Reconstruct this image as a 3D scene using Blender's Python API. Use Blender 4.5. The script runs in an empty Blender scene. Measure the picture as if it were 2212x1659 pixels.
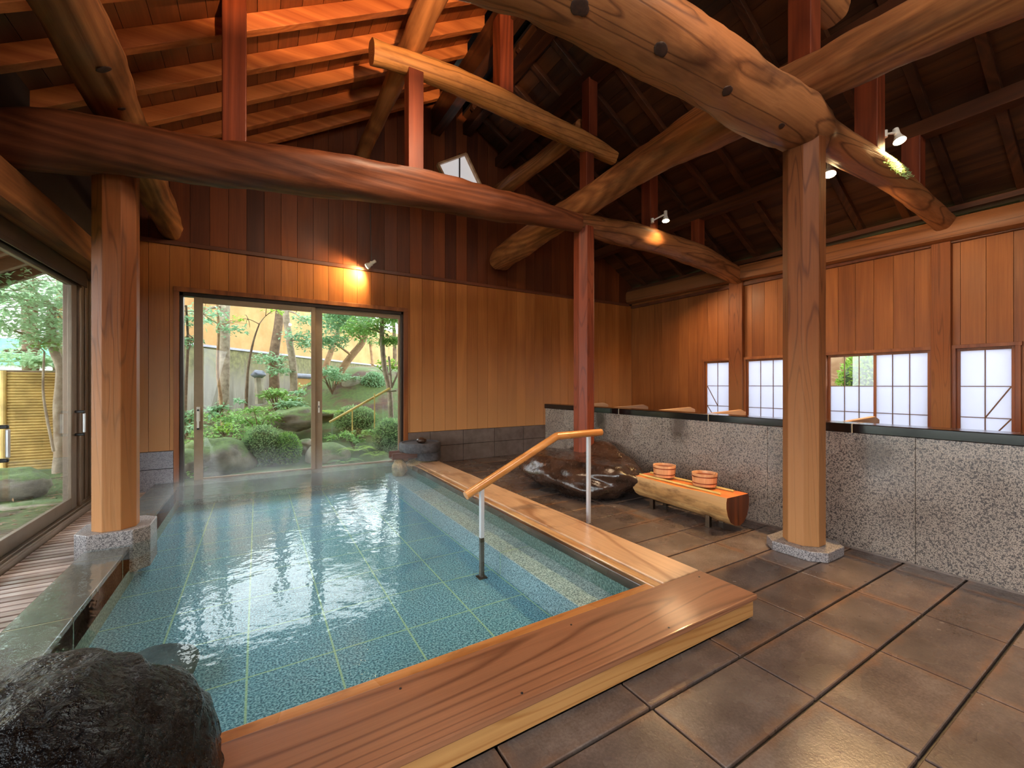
import bpy, bmesh, math, random
from mathutils import Vector, Matrix, noise
random.seed(7)
S = bpy.context.scene
C = S.collection
PI = math.pi
ORI = {}

# ------------------------------------------------------------------ helpers
def lin(r, g, b):
    f = lambda c: (c / 255 / 12.92) if c / 255 <= .04045 else ((c / 255 + .055) / 1.055) ** 2.4
    return (f(r), f(g), f(b), 1)

class MB:
    def __init__(s):
        s.v = []; s.f = []; s.mi = []
    def add(s, vs, fs, mi=0):
        b = len(s.v); s.v += [tuple(p) for p in vs]
        for f in fs:
            s.f.append(tuple(b + i for i in f)); s.mi.append(mi)
        return s
    def box(s, x0, x1, y0, y1, z0, z1, mi=0):
        vs = [(x, y, z) for z in (z0, z1) for y in (y0, y1) for x in (x0, x1)]
        return s.add(vs, [(0, 2, 3, 1), (4, 5, 7, 6), (0, 1, 5, 4), (2, 6, 7, 3), (0, 4, 6, 2), (1, 3, 7, 5)], mi)
    def prism(s, poly, z0, z1, mi=0):
        n = len(poly)
        vs = [(p[0], p[1], z0) for p in poly] + [(p[0], p[1], z1) for p in poly]
        fs = [tuple(range(n - 1, -1, -1)), tuple(range(n, 2 * n))] + [(i, (i + 1) % n, n + (i + 1) % n, n + i) for i in range(n)]
        return s.add(vs, fs, mi)
    def bar(s, a, b, w, h, up=(0, 0, 1), mi=0):
        a = Vector(a); b = Vector(b); d = (b - a).normalized(); up = Vector(up)
        r = d.cross(up)
        if r.length < 1e-4: r = d.cross(Vector((1, 0, 0)))
        r.normalize(); u = r.cross(d).normalized()
        vs = []
        for p in (a, b):
            for (i, j) in ((-1, -1), (1, -1), (1, 1), (-1, 1)):
                vs.append(p + r * (i * w / 2) + u * (j * h / 2))
        return s.add(vs, [(0, 1, 2, 3), (7, 6, 5, 4), (0, 4, 5, 1), (1, 5, 6, 2), (2, 6, 7, 3), (3, 7, 4, 0)], mi)
    def tube(s, pts, rad, n=10, cap=True, shape=None, mi=0, capmi=None):
        pts = [Vector(p) for p in pts]
        if not hasattr(rad, '__len__'): rad = [rad] * len(pts)
        base = len(s.v); m = len(pts); up = None
        for i, p in enumerate(pts):
            d = (pts[min(i + 1, m - 1)] - pts[max(i - 1, 0)]).normalized()
            if up is None:
                up = Vector((0, 0, 1)) if abs(d.z) < .9 else Vector((0, 1, 0))
            r = d.cross(up).normalized(); up = r.cross(d).normalized()
            for k in range(n):
                a = 2 * PI * k / n
                q = rad[i] * (shape(i, a) if shape else 1)
                s.v.append(tuple(p + r * (math.cos(a) * q) + up * (math.sin(a) * q)))
        for i in range(m - 1):
            for k in range(n):
                k2 = (k + 1) % n
                s.f.append((base + i * n + k, base + i * n + k2, base + (i + 1) * n + k2, base + (i + 1) * n + k)); s.mi.append(mi)
        if cap:
            c = mi if capmi is None else capmi
            s.f.append(tuple(base + k for k in range(n - 1, -1, -1))); s.mi.append(c)
            s.f.append(tuple(base + (m - 1) * n + k for k in range(n))); s.mi.append(c)
        return s
    def lathe(s, c, prof, n=32, mi=0):
        c = Vector(c); base = len(s.v); m = len(prof)
        for (r, z) in prof:
            for k in range(n):
                a = 2 * PI * k / n
                s.v.append((c.x + r * math.cos(a), c.y + r * math.sin(a), c.z + z))
        for i in range(m - 1):
            for k in range(n):
                k2 = (k + 1) % n
                s.f.append((base + i * n + k, base + i * n + k2, base + (i + 1) * n + k2, base + (i + 1) * n + k)); s.mi.append(mi)
        s.f.append(tuple(base + k for k in range(n - 1, -1, -1))); s.mi.append(mi)
        s.f.append(tuple(base + (m - 1) * n + k for k in range(n))); s.mi.append(mi)
        return s
    def leaf(s, p, d, nrm, L, W, fold=.15):
        d = d.normalized(); r = d.cross(nrm)
        if r.length < 1e-5: r = d.cross(Vector((.3, .5, .8)))
        r.normalize(); u = r.cross(d)
        b = len(s.v)
        s.v += [tuple(p), tuple(p + d * L * .45 + r * W * .5 + u * W * fold), tuple(p + d * L), tuple(p + d * L * .45 - r * W * .5 + u * W * fold)]
        s.f += [(b, b + 1, b + 2), (b, b + 2, b + 3)]; s.mi += [0, 0]
    def build(s, name, mat, parent=None, loc=None, smooth=False, bevel=0, bseg=2):
        o0 = ORI[parent.name] if parent is not None else Vector(loc if loc is not None else (0, 0, 0))
        me = bpy.data.meshes.new(name)
        me.from_pydata([(x - o0.x, y - o0.y, z - o0.z) for x, y, z in s.v], [], s.f)
        mats = mat if isinstance(mat, (list, tuple)) else [mat]
        for m in mats: me.materials.append(m)
        if len(mats) > 1: me.polygons.foreach_set('material_index', s.mi)
        if smooth: me.polygons.foreach_set('use_smooth', [True] * len(me.polygons))
        me.update()
        o = bpy.data.objects.new(name, me); C.objects.link(o)
        ORI[o.name] = o0
        if parent is not None: o.parent = parent
        else: o.location = o0
        if bevel:
            m = o.modifiers.new('b', 'BEVEL'); m.width = bevel; m.segments = bseg; m.limit_method = 'ANGLE'; m.angle_limit = .6
        return o

def tag(o, label, cat, group=None, kind=None):
    o['label'] = label; o['category'] = cat
    if group: o['group'] = group
    if kind: o['kind'] = kind
    return o
def thing(name, label, cat, loc, group=None, kind=None):
    o = bpy.data.objects.new(name, None); C.objects.link(o); o.location = loc; o.empty_display_size = .1
    ORI[o.name] = Vector(loc)
    return tag(o, label, cat, group, kind)
def struct(name, mb, mat, label=None, **k):
    o = mb.build(name, mat, **k); o['kind'] = 'structure'
    if label: o['label'] = label
    return o
def sroot(name, loc, label=None):
    o = bpy.data.objects.new(name, None); C.objects.link(o); o.location = loc; o['kind'] = 'structure'
    if label: o['label'] = label
    ORI[o.name] = Vector(loc); return o
def smooth_by_angle(o, ang=40):
    me = o.data
    me.polygons.foreach_set('use_smooth', [True] * len(me.polygons))
    bm = bmesh.new(); bm.from_mesh(me); lim = math.radians(ang)
    for e in bm.edges:
        if len(e.link_faces) == 2 and e.calc_face_angle(0) > lim: e.smooth = False
    bm.to_mesh(me); bm.free()

def blob(center, rad, seed=0, amp=.15, freq=1.5, sub=4, flat_top=None, fine=.03, lumps=0, shape=None):
    bm = bmesh.new(); bmesh.ops.create_icosphere(bm, subdivisions=sub, radius=1)
    off = Vector((seed * 7.3, seed * 3.1, seed * 1.7)); mb = MB()
    vs = []
    for v in bm.verts:
        p = v.co.normalized()
        q = 1 + amp * noise.noise(p * freq + off) + amp * .5 * noise.noise(p * freq * 2.3 + off) + fine * noise.noise(p * 9 + off) + fine * .5 * noise.noise(p * 22 + off)
        if lumps: q += lumps * (noise.ridged_multi_fractal(p * 1.3 + off, 1, 2, 3, 1, 2) - 1)
        w = Vector((p.x * rad[0] * q, p.y * rad[1] * q, p.z * rad[2] * q))
        if flat_top is not None and w.z > flat_top: w.z = flat_top + (w.z - flat_top) * .15
        if shape: w = shape(w, p)
        vs.append(w + Vector(center))
    bm.verts.index_update()
    mb.add(vs, [tuple(x.index for x in f.verts) for f in bm.faces]); bm.free()
    return mb

def catmull(st, n):
    out = []; m = len(st)
    for i in range(m - 1):
        p0 = st[max(i - 1, 0)]; p1 = st[i]; p2 = st[i + 1]; p3 = st[min(i + 2, m - 1)]
        for k in range(n):
            t = k / n
            out.append(tuple(.5 * ((2 * b) + (-a + c) * t + (2 * a - 5 * b + 4 * c - d) * t * t + (-a + 3 * b - 3 * c + d) * t ** 3) for a, b, c, d in zip(p0, p1, p2, p3)))
    out.append(tuple(st[-1])); return out

# ------------------------------------------------------------------ materials
def newmat(name):
    m = bpy.data.materials.new(name); m.use_nodes = True
    nt = m.node_tree; nt.nodes.clear()
    out = nt.nodes.new('ShaderNodeOutputMaterial'); bs = nt.nodes.new('ShaderNodeBsdfPrincipled')
    nt.links.new(bs.outputs[0], out.inputs[0])
    return m, nt, bs, out
class G:
    """small node-graph writer"""
    def __init__(s, nt): s.nt = nt; s.L = nt.links
    def n(s, t, **k):
        x = s.nt.nodes.new(t)
        for a, b in k.items(): setattr(x, a, b)
        return x
    def pos(s): return s.n('ShaderNodeNewGeometry').outputs['Position']
    def mapv(s, v, sc=(1, 1, 1), rot=(0, 0, 0), loc=(0, 0, 0)):
        m = s.n('ShaderNodeMapping'); s.L.new(v, m.inputs['Vector'])
        m.inputs['Scale'].default_value = sc; m.inputs['Rotation'].default_value = rot; m.inputs['Location'].default_value = loc
        return m.outputs[0]
    def noise(s, v, sc=5, det=3, rough=.55, dist=0):
        x = s.n('ShaderNodeTexNoise'); s.L.new(v, x.inputs['Vector'])
        x.inputs['Scale'].default_value = sc; x.inputs['Detail'].default_value = det; x.inputs['Roughness'].default_value = rough; x.inputs['Distortion'].default_value = dist
        return x.outputs['Fac']
    def ramp(s, f, stops):
        r = s.n('ShaderNodeValToRGB'); s.L.new(f, r.inputs[0]); e = r.color_ramp.elements
        while len(e) < len(stops): e.new(.5)
        for x, (p, c) in zip(e, stops):
            x.position = p; x.color = c if hasattr(c, '__len__') else (c, c, c, 1)
        return r.outputs[0]
    def math(s, op, a, b=None, c=None):
        m = s.n('ShaderNodeMath', operation=op)
        for i, x in enumerate((a, b, c)):
            if x is None: continue
            if isinstance(x, (int, float)): m.inputs[i].default_value = x
            else: s.L.new(x, m.inputs[i])
        return m.outputs[0]
    def mix(s, f, a, b, mode='MIX'):
        m = s.n('ShaderNodeMix', data_type='RGBA', blend_type=mode)
        for sock, x in ((m.inputs[0], f), (m.inputs[6], a), (m.inputs[7], b)):
            if isinstance(x, (int, float)): sock.default_value = x
            elif hasattr(x, '__len__'): sock.default_value = x
            else: s.L.new(x, sock)
        return m.outputs[2]
    def sep(s, v):
        x = s.n('ShaderNodeSeparateXYZ'); s.L.new(v, x.inputs[0]); return x.outputs
    def bump(s, h, st=.3, d=.01, bs=None):
        b = s.n('ShaderNodeBump'); b.inputs['Strength'].default_value = st; b.inputs['Distance'].default_value = d
        s.L.new(h, b.inputs['Height'])
        if bs: s.L.new(b.outputs[0], bs.inputs['Normal'])
        return b.outputs[0]
    def wn(s, w):
        x = s.n('ShaderNodeTexWhiteNoise', noise_dimensions='1D'); s.L.new(w, x.inputs['W']); return x.outputs['Value']

def wood(name, dark, light, axis=0, rough=.55, spec=.35, ring=10, var=.35, plank=None, stain=None, bump=.25, zfade=None, coat=0, rc=.36, thin=False, ls=2.2):
    """grain runs along world axis; plank=(axis,width,offset) shifts tone board by board; zfade=(z0,z1,colour): paler foot"""
    m, nt, bs, out = newmat(name); g = G(nt); p = g.pos()
    oi = g.n('ShaderNodeObjectInfo').outputs['Random']
    sh = g.math('MULTIPLY', oi, 37.0)
    if plank:
        comp = g.sep(p)[plank[0]]
        cell = g.math('FLOOR', g.math('DIVIDE', g.math('SUBTRACT', comp, plank[2]), plank[1]))
        rnd = g.wn(cell); sh = g.math('MULTIPLY', rnd, 53.0)
    else: rnd = oi
    cv = g.n('ShaderNodeCombineXYZ')
    for i in range(3): g.L.new(sh, cv.inputs[i])
    va = g.n('ShaderNodeVectorMath', operation='ADD'); g.L.new(p, va.inputs[0]); g.L.new(cv.outputs[0], va.inputs[1]); q = va.outputs[0]
    sc = [1, 1, 1]; sc[axis] = .09
    lo = g.noise(g.mapv(q, tuple(sc)), ls, 1.5, .45, .5)
    rings = g.math('FRACT', g.math('MULTIPLY', lo, ring))
    rings = g.math('ABSOLUTE', g.math('SUBTRACT', g.math('MULTIPLY', rings, 2), 1))
    if thin: rings = g.ramp(rings, [(0, 0.0), (.28, 1.0)])
    sc2 = [1, 1, 1]; sc2[axis] = .03
    fine = g.noise(g.mapv(q, tuple(sc2)), 60, 3, .6)
    big = g.noise(q, 1.1, 2, .5)
    f = g.math('ADD', g.math('MULTIPLY', rings, rc), g.math('ADD', g.math('ADD', g.math('MULTIPLY', fine, .40), (.36 - rc) * .6), g.math('MULTIPLY', big, .38)))
    if plank or var: f = g.math('ADD', f, g.math('MULTIPLY', g.math('SUBTRACT', rnd, .5), var))
    col = g.ramp(f, [(.25, dark), (.62, tuple((a + b) / 2 for a, b in zip(dark, light))), (.9, light)])
    if stain:
        ss = [1, 1, 1]; ss[axis] = .3
        st = g.ramp(g.noise(g.mapv(q, tuple(ss)), stain[1] * 1.5, 4, .65), [(.5, 0.0), (.66, 1.0)])
        col = g.mix(g.math('MULTIPLY', st, stain[2]), col, stain[0])
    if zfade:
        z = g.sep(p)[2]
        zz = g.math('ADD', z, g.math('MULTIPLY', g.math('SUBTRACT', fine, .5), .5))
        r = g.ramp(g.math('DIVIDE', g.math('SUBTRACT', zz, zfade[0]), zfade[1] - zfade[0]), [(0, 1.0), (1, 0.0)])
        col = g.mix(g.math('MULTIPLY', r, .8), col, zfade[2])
    g.L.new(col, bs.inputs['Base Color'])
    rr = g.ramp(big, [(.3, max(rough - .12, .05)), (.7, rough + .08)]); g.L.new(rr, bs.inputs['Roughness'])
    bs.inputs['Specular IOR Level'].default_value = spec
    bs.inputs['Coat Weight'].default_value = coat; bs.inputs['Coat Roughness'].default_value = .12
    g.bump(g.math('ADD', fine, g.math('MULTIPLY', rings, .5)), bump, .004, bs)
    return m

def granite(name, a, b, c, sc=110, rough=.25, spec=.5, stains=False, wet=None):
    m, nt, bs, out = newmat(name); g = G(nt); p = g.pos()
    n1 = g.noise(p, sc, 2, .6); n2 = g.noise(p, sc * .45, 2, .6)
    col = g.ramp(n1, [(.36, c), (.47, a), (.53, b), (.66, a)])
    col = g.mix(g.ramp(n2, [(.52, 0.0), (.6, .75)]), col, c)
    big = g.noise(p, 1.3, 3, .6)
    col = g.mix(g.ramp(big, [(.3, .35), (.7, 0.0)]), col, tuple(x * .55 for x in c[:3]) + (1,))
    if stains:
        # round soot stains on the panel face, and a damp foot
        y = g.sep(p)[1]; z = g.sep(p)[2]
        for (sy, sz, rr, k) in stains:
            dy = g.math('SUBTRACT', y, sy); dz = g.math('MULTIPLY', g.math('SUBTRACT', z, sz), .8)
            d = g.math('SQRT', g.math('ADD', g.math('MULTIPLY', dy, dy), g.math('MULTIPLY', dz, dz)))
            d = g.math('ADD', d, g.math('MULTIPLY', g.math('SUBTRACT', g.noise(p, 14, 3), .5), rr * .9))
            col = g.mix(g.ramp(g.math('DIVIDE', d, rr), [(.35, k), (1, 0.0)]), col, lin(70, 55, 45))
    g.L.new(col, bs.inputs['Base Color']); bs.inputs['Specular IOR Level'].default_value = spec
    g.L.new(g.ramp(big, [(.35, rough - .06), (.7, rough + .12)]), bs.inputs['Roughness'])
    return m

def plain(name, col, rough=.5, metal=0, spec=.5, var=.12, sc=8, bump=0):
    m, nt, bs, out = newmat(name); g = G(nt); p = g.pos()
    n = g.noise(p, sc, 4, .6)
    d = tuple(x * (1 - var * 2) for x in col[:3]) + (1,); l = tuple(min(1, x * (1 + var * 2)) for x in col[:3]) + (1,)
    g.L.new(g.ramp(n, [(.3, d), (.7, l)]), bs.inputs['Base Color'])
    bs.inputs['Roughness'].default_value = rough; bs.inputs['Metallic'].default_value = metal; bs.inputs['Specular IOR Level'].default_value = spec
    if bump: g.bump(n, bump, .02, bs)
    return m

def rockmat(name, a, b, moss=None, mossamt=.5, rough=.6, sc=6, bump=.6, spec=.4, ridge=None, bd=.02):
    m, nt, bs, out = newmat(name); g = G(nt); p = g.pos()
    n = g.noise(p, sc, 6, .65); n2 = g.noise(p, sc * 6, 4, .6)
    col = g.ramp(n, [(.3, a), (.7, b)])
    if moss:
        nz = g.sep(g.n('ShaderNodeNewGeometry').outputs['Normal'])[2]
        f = g.math('ADD', g.math('MULTIPLY', nz, .4), g.noise(p, sc * .5, 4, .6))
        col = g.mix(g.ramp(f, [(1 - mossamt * .9, 0.0), (1.12 - mossamt * .9, 1.0)]), col, g.ramp(n2, [(.3, tuple(x * .5 for x in moss[:3]) + (1,)), (.7, moss)]))
    if ridge:
        z = g.sep(p)[2]
        f = g.math('ABSOLUTE', g.math('SUBTRACT', g.math('ADD', z, g.math('MULTIPLY', n, .06)), ridge[0]))
        col = g.mix(g.ramp(g.math('DIVIDE', f, ridge[1]), [(0, .85), (1, 0.0)]), col, ridge[2])
    g.L.new(col, bs.inputs['Base Color']); bs.inputs['Specular IOR Level'].default_value = spec
    g.L.new(g.ramp(n2, [(.3, max(.08, rough - .15)), (.7, min(1, rough + .15))]), bs.inputs['Roughness'])
    g.bump(g.math('ADD', n, g.math('MULTIPLY', n2, .5)), bump, bd, bs)
    return m

def leafmat(name, a, b, trans=.35):
    m, nt, bs, out = newmat(name); g = G(nt); p = g.pos()
    col = g.ramp(g.noise(p, 23, 2, .6), [(.3, a), (.7, b)])
    g.L.new(col, bs.inputs['Base Color']); bs.inputs['Roughness'].default_value = .45; bs.inputs['Specular IOR Level'].default_value = .4
    t = g.n('ShaderNodeBsdfTranslucent'); g.L.new(col, t.inputs[0])
    mx = g.n('ShaderNodeMixShader'); mx.inputs[0].default_value = trans
    g.L.new(bs.outputs[0], mx.inputs[1]); g.L.new(t.outputs[0], mx.inputs[2]); g.L.new(mx.outputs[0], out.inputs[0])
    return m

def schlick(g, f0, nrm=None):
    lw = g.n('ShaderNodeLayerWeight'); lw.inputs[0].default_value = .5
    if nrm: g.L.new(nrm, lw.inputs['Normal'])
    return g.math('ADD', f0, g.math('MULTIPLY', g.math('POWER', lw.outputs['Facing'], 5), 1 - f0))
def glassmat(name, tint=(.96, .98, .97, 1), refl=.9):
    m, nt, bs, out = newmat(name); g = G(nt); nt.nodes.remove(bs)
    t = g.n('ShaderNodeBsdfTransparent'); t.inputs[0].default_value = tint
    gl = g.n('ShaderNodeBsdfGlossy'); gl.inputs['Roughness'].default_value = .01; gl.inputs[0].default_value = (refl, refl, refl, 1)
    mx = g.n('ShaderNodeMixShader'); g.L.new(schlick(g, .055), mx.inputs[0]); g.L.new(t.outputs[0], mx.inputs[1]); g.L.new(gl.outputs[0], mx.inputs[2])
    g.L.new(mx.outputs[0], out.inputs[0]); return m

def emis(name, col, st):
    m, nt, bs, out = newmat(name); g = G(nt)
    bs.inputs['Base Color'].default_value = col; bs.inputs['Emission Color'].default_value = col; bs.inputs['Emission Strength'].default_value = st
    return m

M = {}
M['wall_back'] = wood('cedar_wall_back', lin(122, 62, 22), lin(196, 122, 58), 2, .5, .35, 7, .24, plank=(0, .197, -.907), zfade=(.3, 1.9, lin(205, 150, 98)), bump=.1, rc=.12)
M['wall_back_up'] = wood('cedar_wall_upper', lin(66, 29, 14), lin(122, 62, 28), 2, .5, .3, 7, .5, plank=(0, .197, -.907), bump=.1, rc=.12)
M['wall_right'] = wood('cedar_wall_right', lin(104, 54, 22), lin(174, 106, 52), 2, .5, .35, 7, .24, plank=(1, .2, .1), bump=.1, rc=.12)
M['groove'] = plain('groove_shadow', lin(34, 16, 8), .8)
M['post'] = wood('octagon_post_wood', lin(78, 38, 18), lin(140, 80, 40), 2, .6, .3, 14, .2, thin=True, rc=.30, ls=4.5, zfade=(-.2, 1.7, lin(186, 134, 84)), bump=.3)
M['post_red'] = wood('red_post_wood', lin(84, 34, 18), lin(138, 64, 36), 2, .55, .35, 14, .2, thin=True, rc=.30, ls=4.5)
M['strut'] = wood('red_strut_wood', lin(84, 34, 18), lin(138, 64, 34), 2, .5, .35, 12, .2)
M['logx'] = wood('log_wood_along_room', lin(88, 50, 28), lin(176, 116, 70), 0, .55, .3, 20, .15, thin=True, rc=.4, stain=(lin(58, 30, 16), 2.4, .55), bump=.35)
M['logxred'] = wood('red_log_wood', lin(66, 32, 18), lin(124, 70, 42), 0, .5, .3, 16, .1, stain=(lin(54, 24, 14), 2.2, .5), bump=.35)
M['logy'] = wood('log_wood_across_room', lin(100, 58, 32), lin(180, 118, 70), 1, .55, .3, 16, .15, stain=(lin(50, 28, 16), 2.2, .6), bump=.35)
M['endgrain'] = wood('log_end_grain', lin(120, 70, 36), lin(178, 118, 70), 0, .6, .3, 30, 0)
M['knot'] = plain('dark_knot', lin(58, 34, 22), .7, var=.2, sc=40)
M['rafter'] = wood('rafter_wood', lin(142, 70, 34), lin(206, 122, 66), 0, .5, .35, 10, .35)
M['rafter_d'] = wood('rafter_wood_dim', lin(50, 28, 16), lin(92, 52, 30), 0, .5, .35, 10, .35)  # darker copy of the rafter wood; the right slope's dimness is in the colour
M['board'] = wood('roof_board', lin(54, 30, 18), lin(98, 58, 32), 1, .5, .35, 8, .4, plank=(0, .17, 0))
M['purlin'] = wood('purlin_wood', lin(48, 26, 16), lin(90, 50, 28), 1, .5, .35, 9, .3)
M['plate'] = wood('wall_plate_wood', lin(84, 48, 26), lin(140, 88, 50), 1, .5, .35, 12, .2, thin=True)
M['boardl'] = wood('lit_roof_board', lin(96, 46, 22), lin(156, 86, 42), 1, .5, .35, 8, .4, plank=(0, .17, 0), rc=.12)  # lighter copy of the roof board; lamp light on the left slope painted in
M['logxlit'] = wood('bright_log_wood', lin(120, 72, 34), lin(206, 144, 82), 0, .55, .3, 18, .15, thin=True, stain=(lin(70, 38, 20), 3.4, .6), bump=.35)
M['trim'] = wood('dark_trim_wood', lin(70, 36, 22), lin(116, 64, 40), 0, .45, .4, 6, .2)
M['casing'] = wood('door_casing_wood', lin(112, 58, 28), lin(172, 104, 54), 2, .45, .4, 6, .2)
M['plank_top'] = wood('ledge_red_plank', lin(98, 60, 40), lin(160, 108, 76), 0, .4, .45, 18, .1, ls=2.6, bump=.15, coat=.15, thin=True, rc=.40)
M['plank_side'] = wood('ledge_pale_side', lin(160, 104, 52), lin(206, 156, 96), 0, .45, .4, 16, .1, bump=.1, thin=True, rc=.30, ls=4)
M['plank_strip'] = wood('ledge_wet_strip', lin(158, 96, 46), lin(206, 150, 92), 0, .25, .5, 9, .1, stain=(lin(120, 74, 40), 7, .5), coat=.5)
M['plank_right'] = wood('ledge_worn_plank', lin(142, 98, 66), lin(212, 174, 136), 1, .35, .5, 9, .1, stain=(lin(120, 74, 46), 4, .5), bump=.15, coat=.25, thin=True)
M['plank_rstrip'] = wood('ledge_worn_strip', lin(160, 110, 66), lin(222, 182, 132), 1, .2, .5, 9, .1, stain=(lin(96, 62, 40), 5, .5), coat=.6)
M['blackedge'] = wood('ledge_black_edge', lin(30, 24, 22), lin(92, 72, 56), 1, .3, .5, 9, .1, coat=.5)
M['rail'] = wood('handrail_wood', lin(168, 106, 50), lin(212, 152, 90), 0, .3, .5, 9, .1, coat=.3)
M['deck'] = wood('slat_deck_wood', lin(128, 104, 94), lin(206, 186, 178), 0, .4, .5, 8, .5, plank=(1, .075, -.61), coat=.2)
M['granite'] = granite('partition_granite', lin(132, 116, 104), lin(190, 172, 156), lin(48, 45, 48), 150, .25, .5,
                       stains=[(4.2, .80, .13, .85), (2.98, .80, .16, .85), (1.28, .74, .16, .6)])
M['granite_p'] = granite('pedestal_granite', lin(142, 136, 136), lin(206, 200, 198), lin(66, 64, 70), 210, .4, .5)
M['granite_w'] = granite('grey_block_stone', lin(150, 150, 162), lin(184, 184, 196), lin(120, 120, 132), 150, .5, .4)
M['blackcap'] = plain('polished_black_stone', lin(16, 15, 15), .14, 0, .5, .2, 40)
M['rimstone'] = plain('brown_rim_slate', lin(112, 98, 90), .2, 0, .6, .12, 6)
M['joint'] = plain('sandy_joint', lin(200, 172, 130), .6)
M['metal'] = plain('brushed_steel', lin(214, 216, 222), .3, .45, .5, .04)
M['metal_wet'] = plain('tarnished_steel', lin(112, 96, 80), .35, 1, .5, .1)
M['bronze'] = plain('bronze_aluminium', lin(128, 112, 98), .4, .5, .5, .05)
M['bronze_d'] = plain('dark_bronze_aluminium', lin(54, 44, 38), .4, .5, .5, .06)
M['gold'] = plain('pale_bronze_sash', lin(150, 126, 98), .45, .2, .5, .05)
M['white'] = plain('white_enamel', lin(232, 226, 214), .35, 0, .5, .03)
M['black'] = plain('black_plastic', lin(32, 32, 34), .35)
M['blackrock'] = rockmat('wet_black_rock', lin(3, 3, 4), lin(13, 12, 15), None, .5, .30, 6, 1.0, .24, ridge=(.10, .02, lin(120, 74, 34)), bd=.05)
M['brownrock'] = rockmat('wet_brown_rock', lin(24, 16, 12), lin(74, 52, 40), None, .5, .2, 4, .3, .6)
M['subrock'] = rockmat('sunken_stone', lin(40, 54, 60), lin(78, 96, 100), None, .5, .6, 5)
M['mossrock'] = rockmat('mossy_boulder', lin(82, 76, 66), lin(156, 148, 130), lin(118, 140, 84), .42, .85, 4)
M['paleboulder'] = rockmat('pale_boulder', lin(124, 116, 100), lin(180, 170, 150), lin(116, 136, 84), .30, .85, 4)
M['millstone'] = rockmat('dark_millstone', lin(44, 44, 48), lin(96, 96, 102), None, .5, .5, 20, .9)
M['spoutrock'] = rockmat('mineral_crusted_rock', lin(92, 78, 58), lin(196, 172, 128), None, .5, .3, 9)
M['bark'] = rockmat('pale_bark', lin(112, 96, 78), lin(186, 168, 146), lin(120, 128, 84), .3, .85, 9)
M['bark_d'] = rockmat('dark_bark', lin(74, 58, 44), lin(136, 112, 88), lin(90, 110, 60), .35, .85, 9)
M['bark_r'] = rockmat('ruddy_bark', lin(132, 98, 70), lin(190, 152, 116), None, .3, .85, 9)
M['soil'] = rockmat('leafy_soil', lin(62, 44, 34), lin(120, 92, 74), lin(92, 112, 58), .30, .95, 3)
M['leaf1'] = leafmat('glossy_leaf', lin(90, 140, 64), lin(172, 212, 120))
M['leaf2'] = leafmat('blue_green_leaf', lin(100, 148, 104), lin(186, 220, 176))
M['leaf5'] = leafmat('brightened_pale_leaf', lin(138, 182, 130), lin(214, 238, 204), .45)  # lighter copy of the blue green leaf, brightness of the left garden painted in
M['leaf3'] = leafmat('yellow_green_leaf', lin(112, 158, 44), lin(190, 220, 104))
M['leaf4'] = leafmat('moss_green_leaf', lin(104, 146, 92), lin(184, 212, 150))
M['litter'] = leafmat('dry_leaf', lin(96, 66, 48), lin(178, 140, 108), .15)
M['bushcore'] = plain('bush_inside', lin(72, 96, 54), .9)
M['bamboo'] = plain('yellow_bamboo', lin(206, 176, 100), .4, 0, .5, .12, 5)
M['bamboo_f'] = plain('fence_bamboo', lin(206, 174, 108), .5, 0, .4, .15, 4)
M['bucket'] = wood('bucket_cypress', lin(206, 138, 88), lin(240, 186, 136), 2, .45, .4, 8, .2, plank=(0, .03, 0), bump=.05)
M['hoop'] = plain('copper_hoop', lin(140, 62, 34), .35, .6)
M['benchtop'] = wood('bench_cut_top', lin(206, 104, 42), lin(238, 146, 74), 1, .35, .4, 10, .05, coat=.2)
M['benchbark'] = wood('bench_log_side', lin(166, 116, 66), lin(226, 184, 124), 1, .5, .4, 6, .05, stain=(lin(96, 60, 32), 7, .7))
M['benchend'] = wood('bench_log_end', lin(58, 28, 16), lin(124, 64, 30), 2, .35, .4, 22, .05, coat=.3)
M['dividerm'] = wood('divider_board', lin(150, 110, 78), lin(206, 168, 130), 0, .4, .4, 8, .2)
M['plaster'] = rockmat('stained_orange_render', lin(150, 112, 66), lin(184, 146, 96), None, .3, .9, 1.2, .1)
M['muntin'] = plain('thin_brown_muntin', lin(112, 78, 54), .5)
M['greenroof'] = plain('mint_green_panel', lin(120, 206, 168), .5)
M['housewall'] = plain('white_house_render', lin(236, 236, 232), .7)
M['tilecap'] = plain('grey_roof_tile', lin(112, 116, 128), .4)
M['eave'] = wood('eave_underside', lin(104, 82, 74), lin(150, 122, 108), 0, .6, .3, 6, .2)
M['glass'] = glassmat('window_glass')

def concretemat():
    m, nt, bs, out = newmat('mossy_concrete'); g = G(nt); p = g.pos(); z = g.sep(p)[2]
    st = g.noise(g.mapv(p, (1, 1, .12)), 5, 5, .65)
    base = g.ramp(st, [(.3, lin(92, 86, 74)), (.7, lin(150, 144, 130))])
    zz = g.math('ADD', z, g.math('MULTIPLY', g.math('SUBTRACT', st, .5), 1.6))
    mo = g.ramp(g.math('DIVIDE', zz, 3.0), [(.42, 0.0), (.62, .85)])
    col = g.mix(mo, base, g.ramp(g.noise(p, 9, 4), [(.3, lin(66, 68, 34)), (.7, lin(118, 114, 68))]))
    g.L.new(col, bs.inputs['Base Color']); bs.inputs['Roughness'].default_value = .9; return m
M['concrete'] = concretemat()

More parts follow.
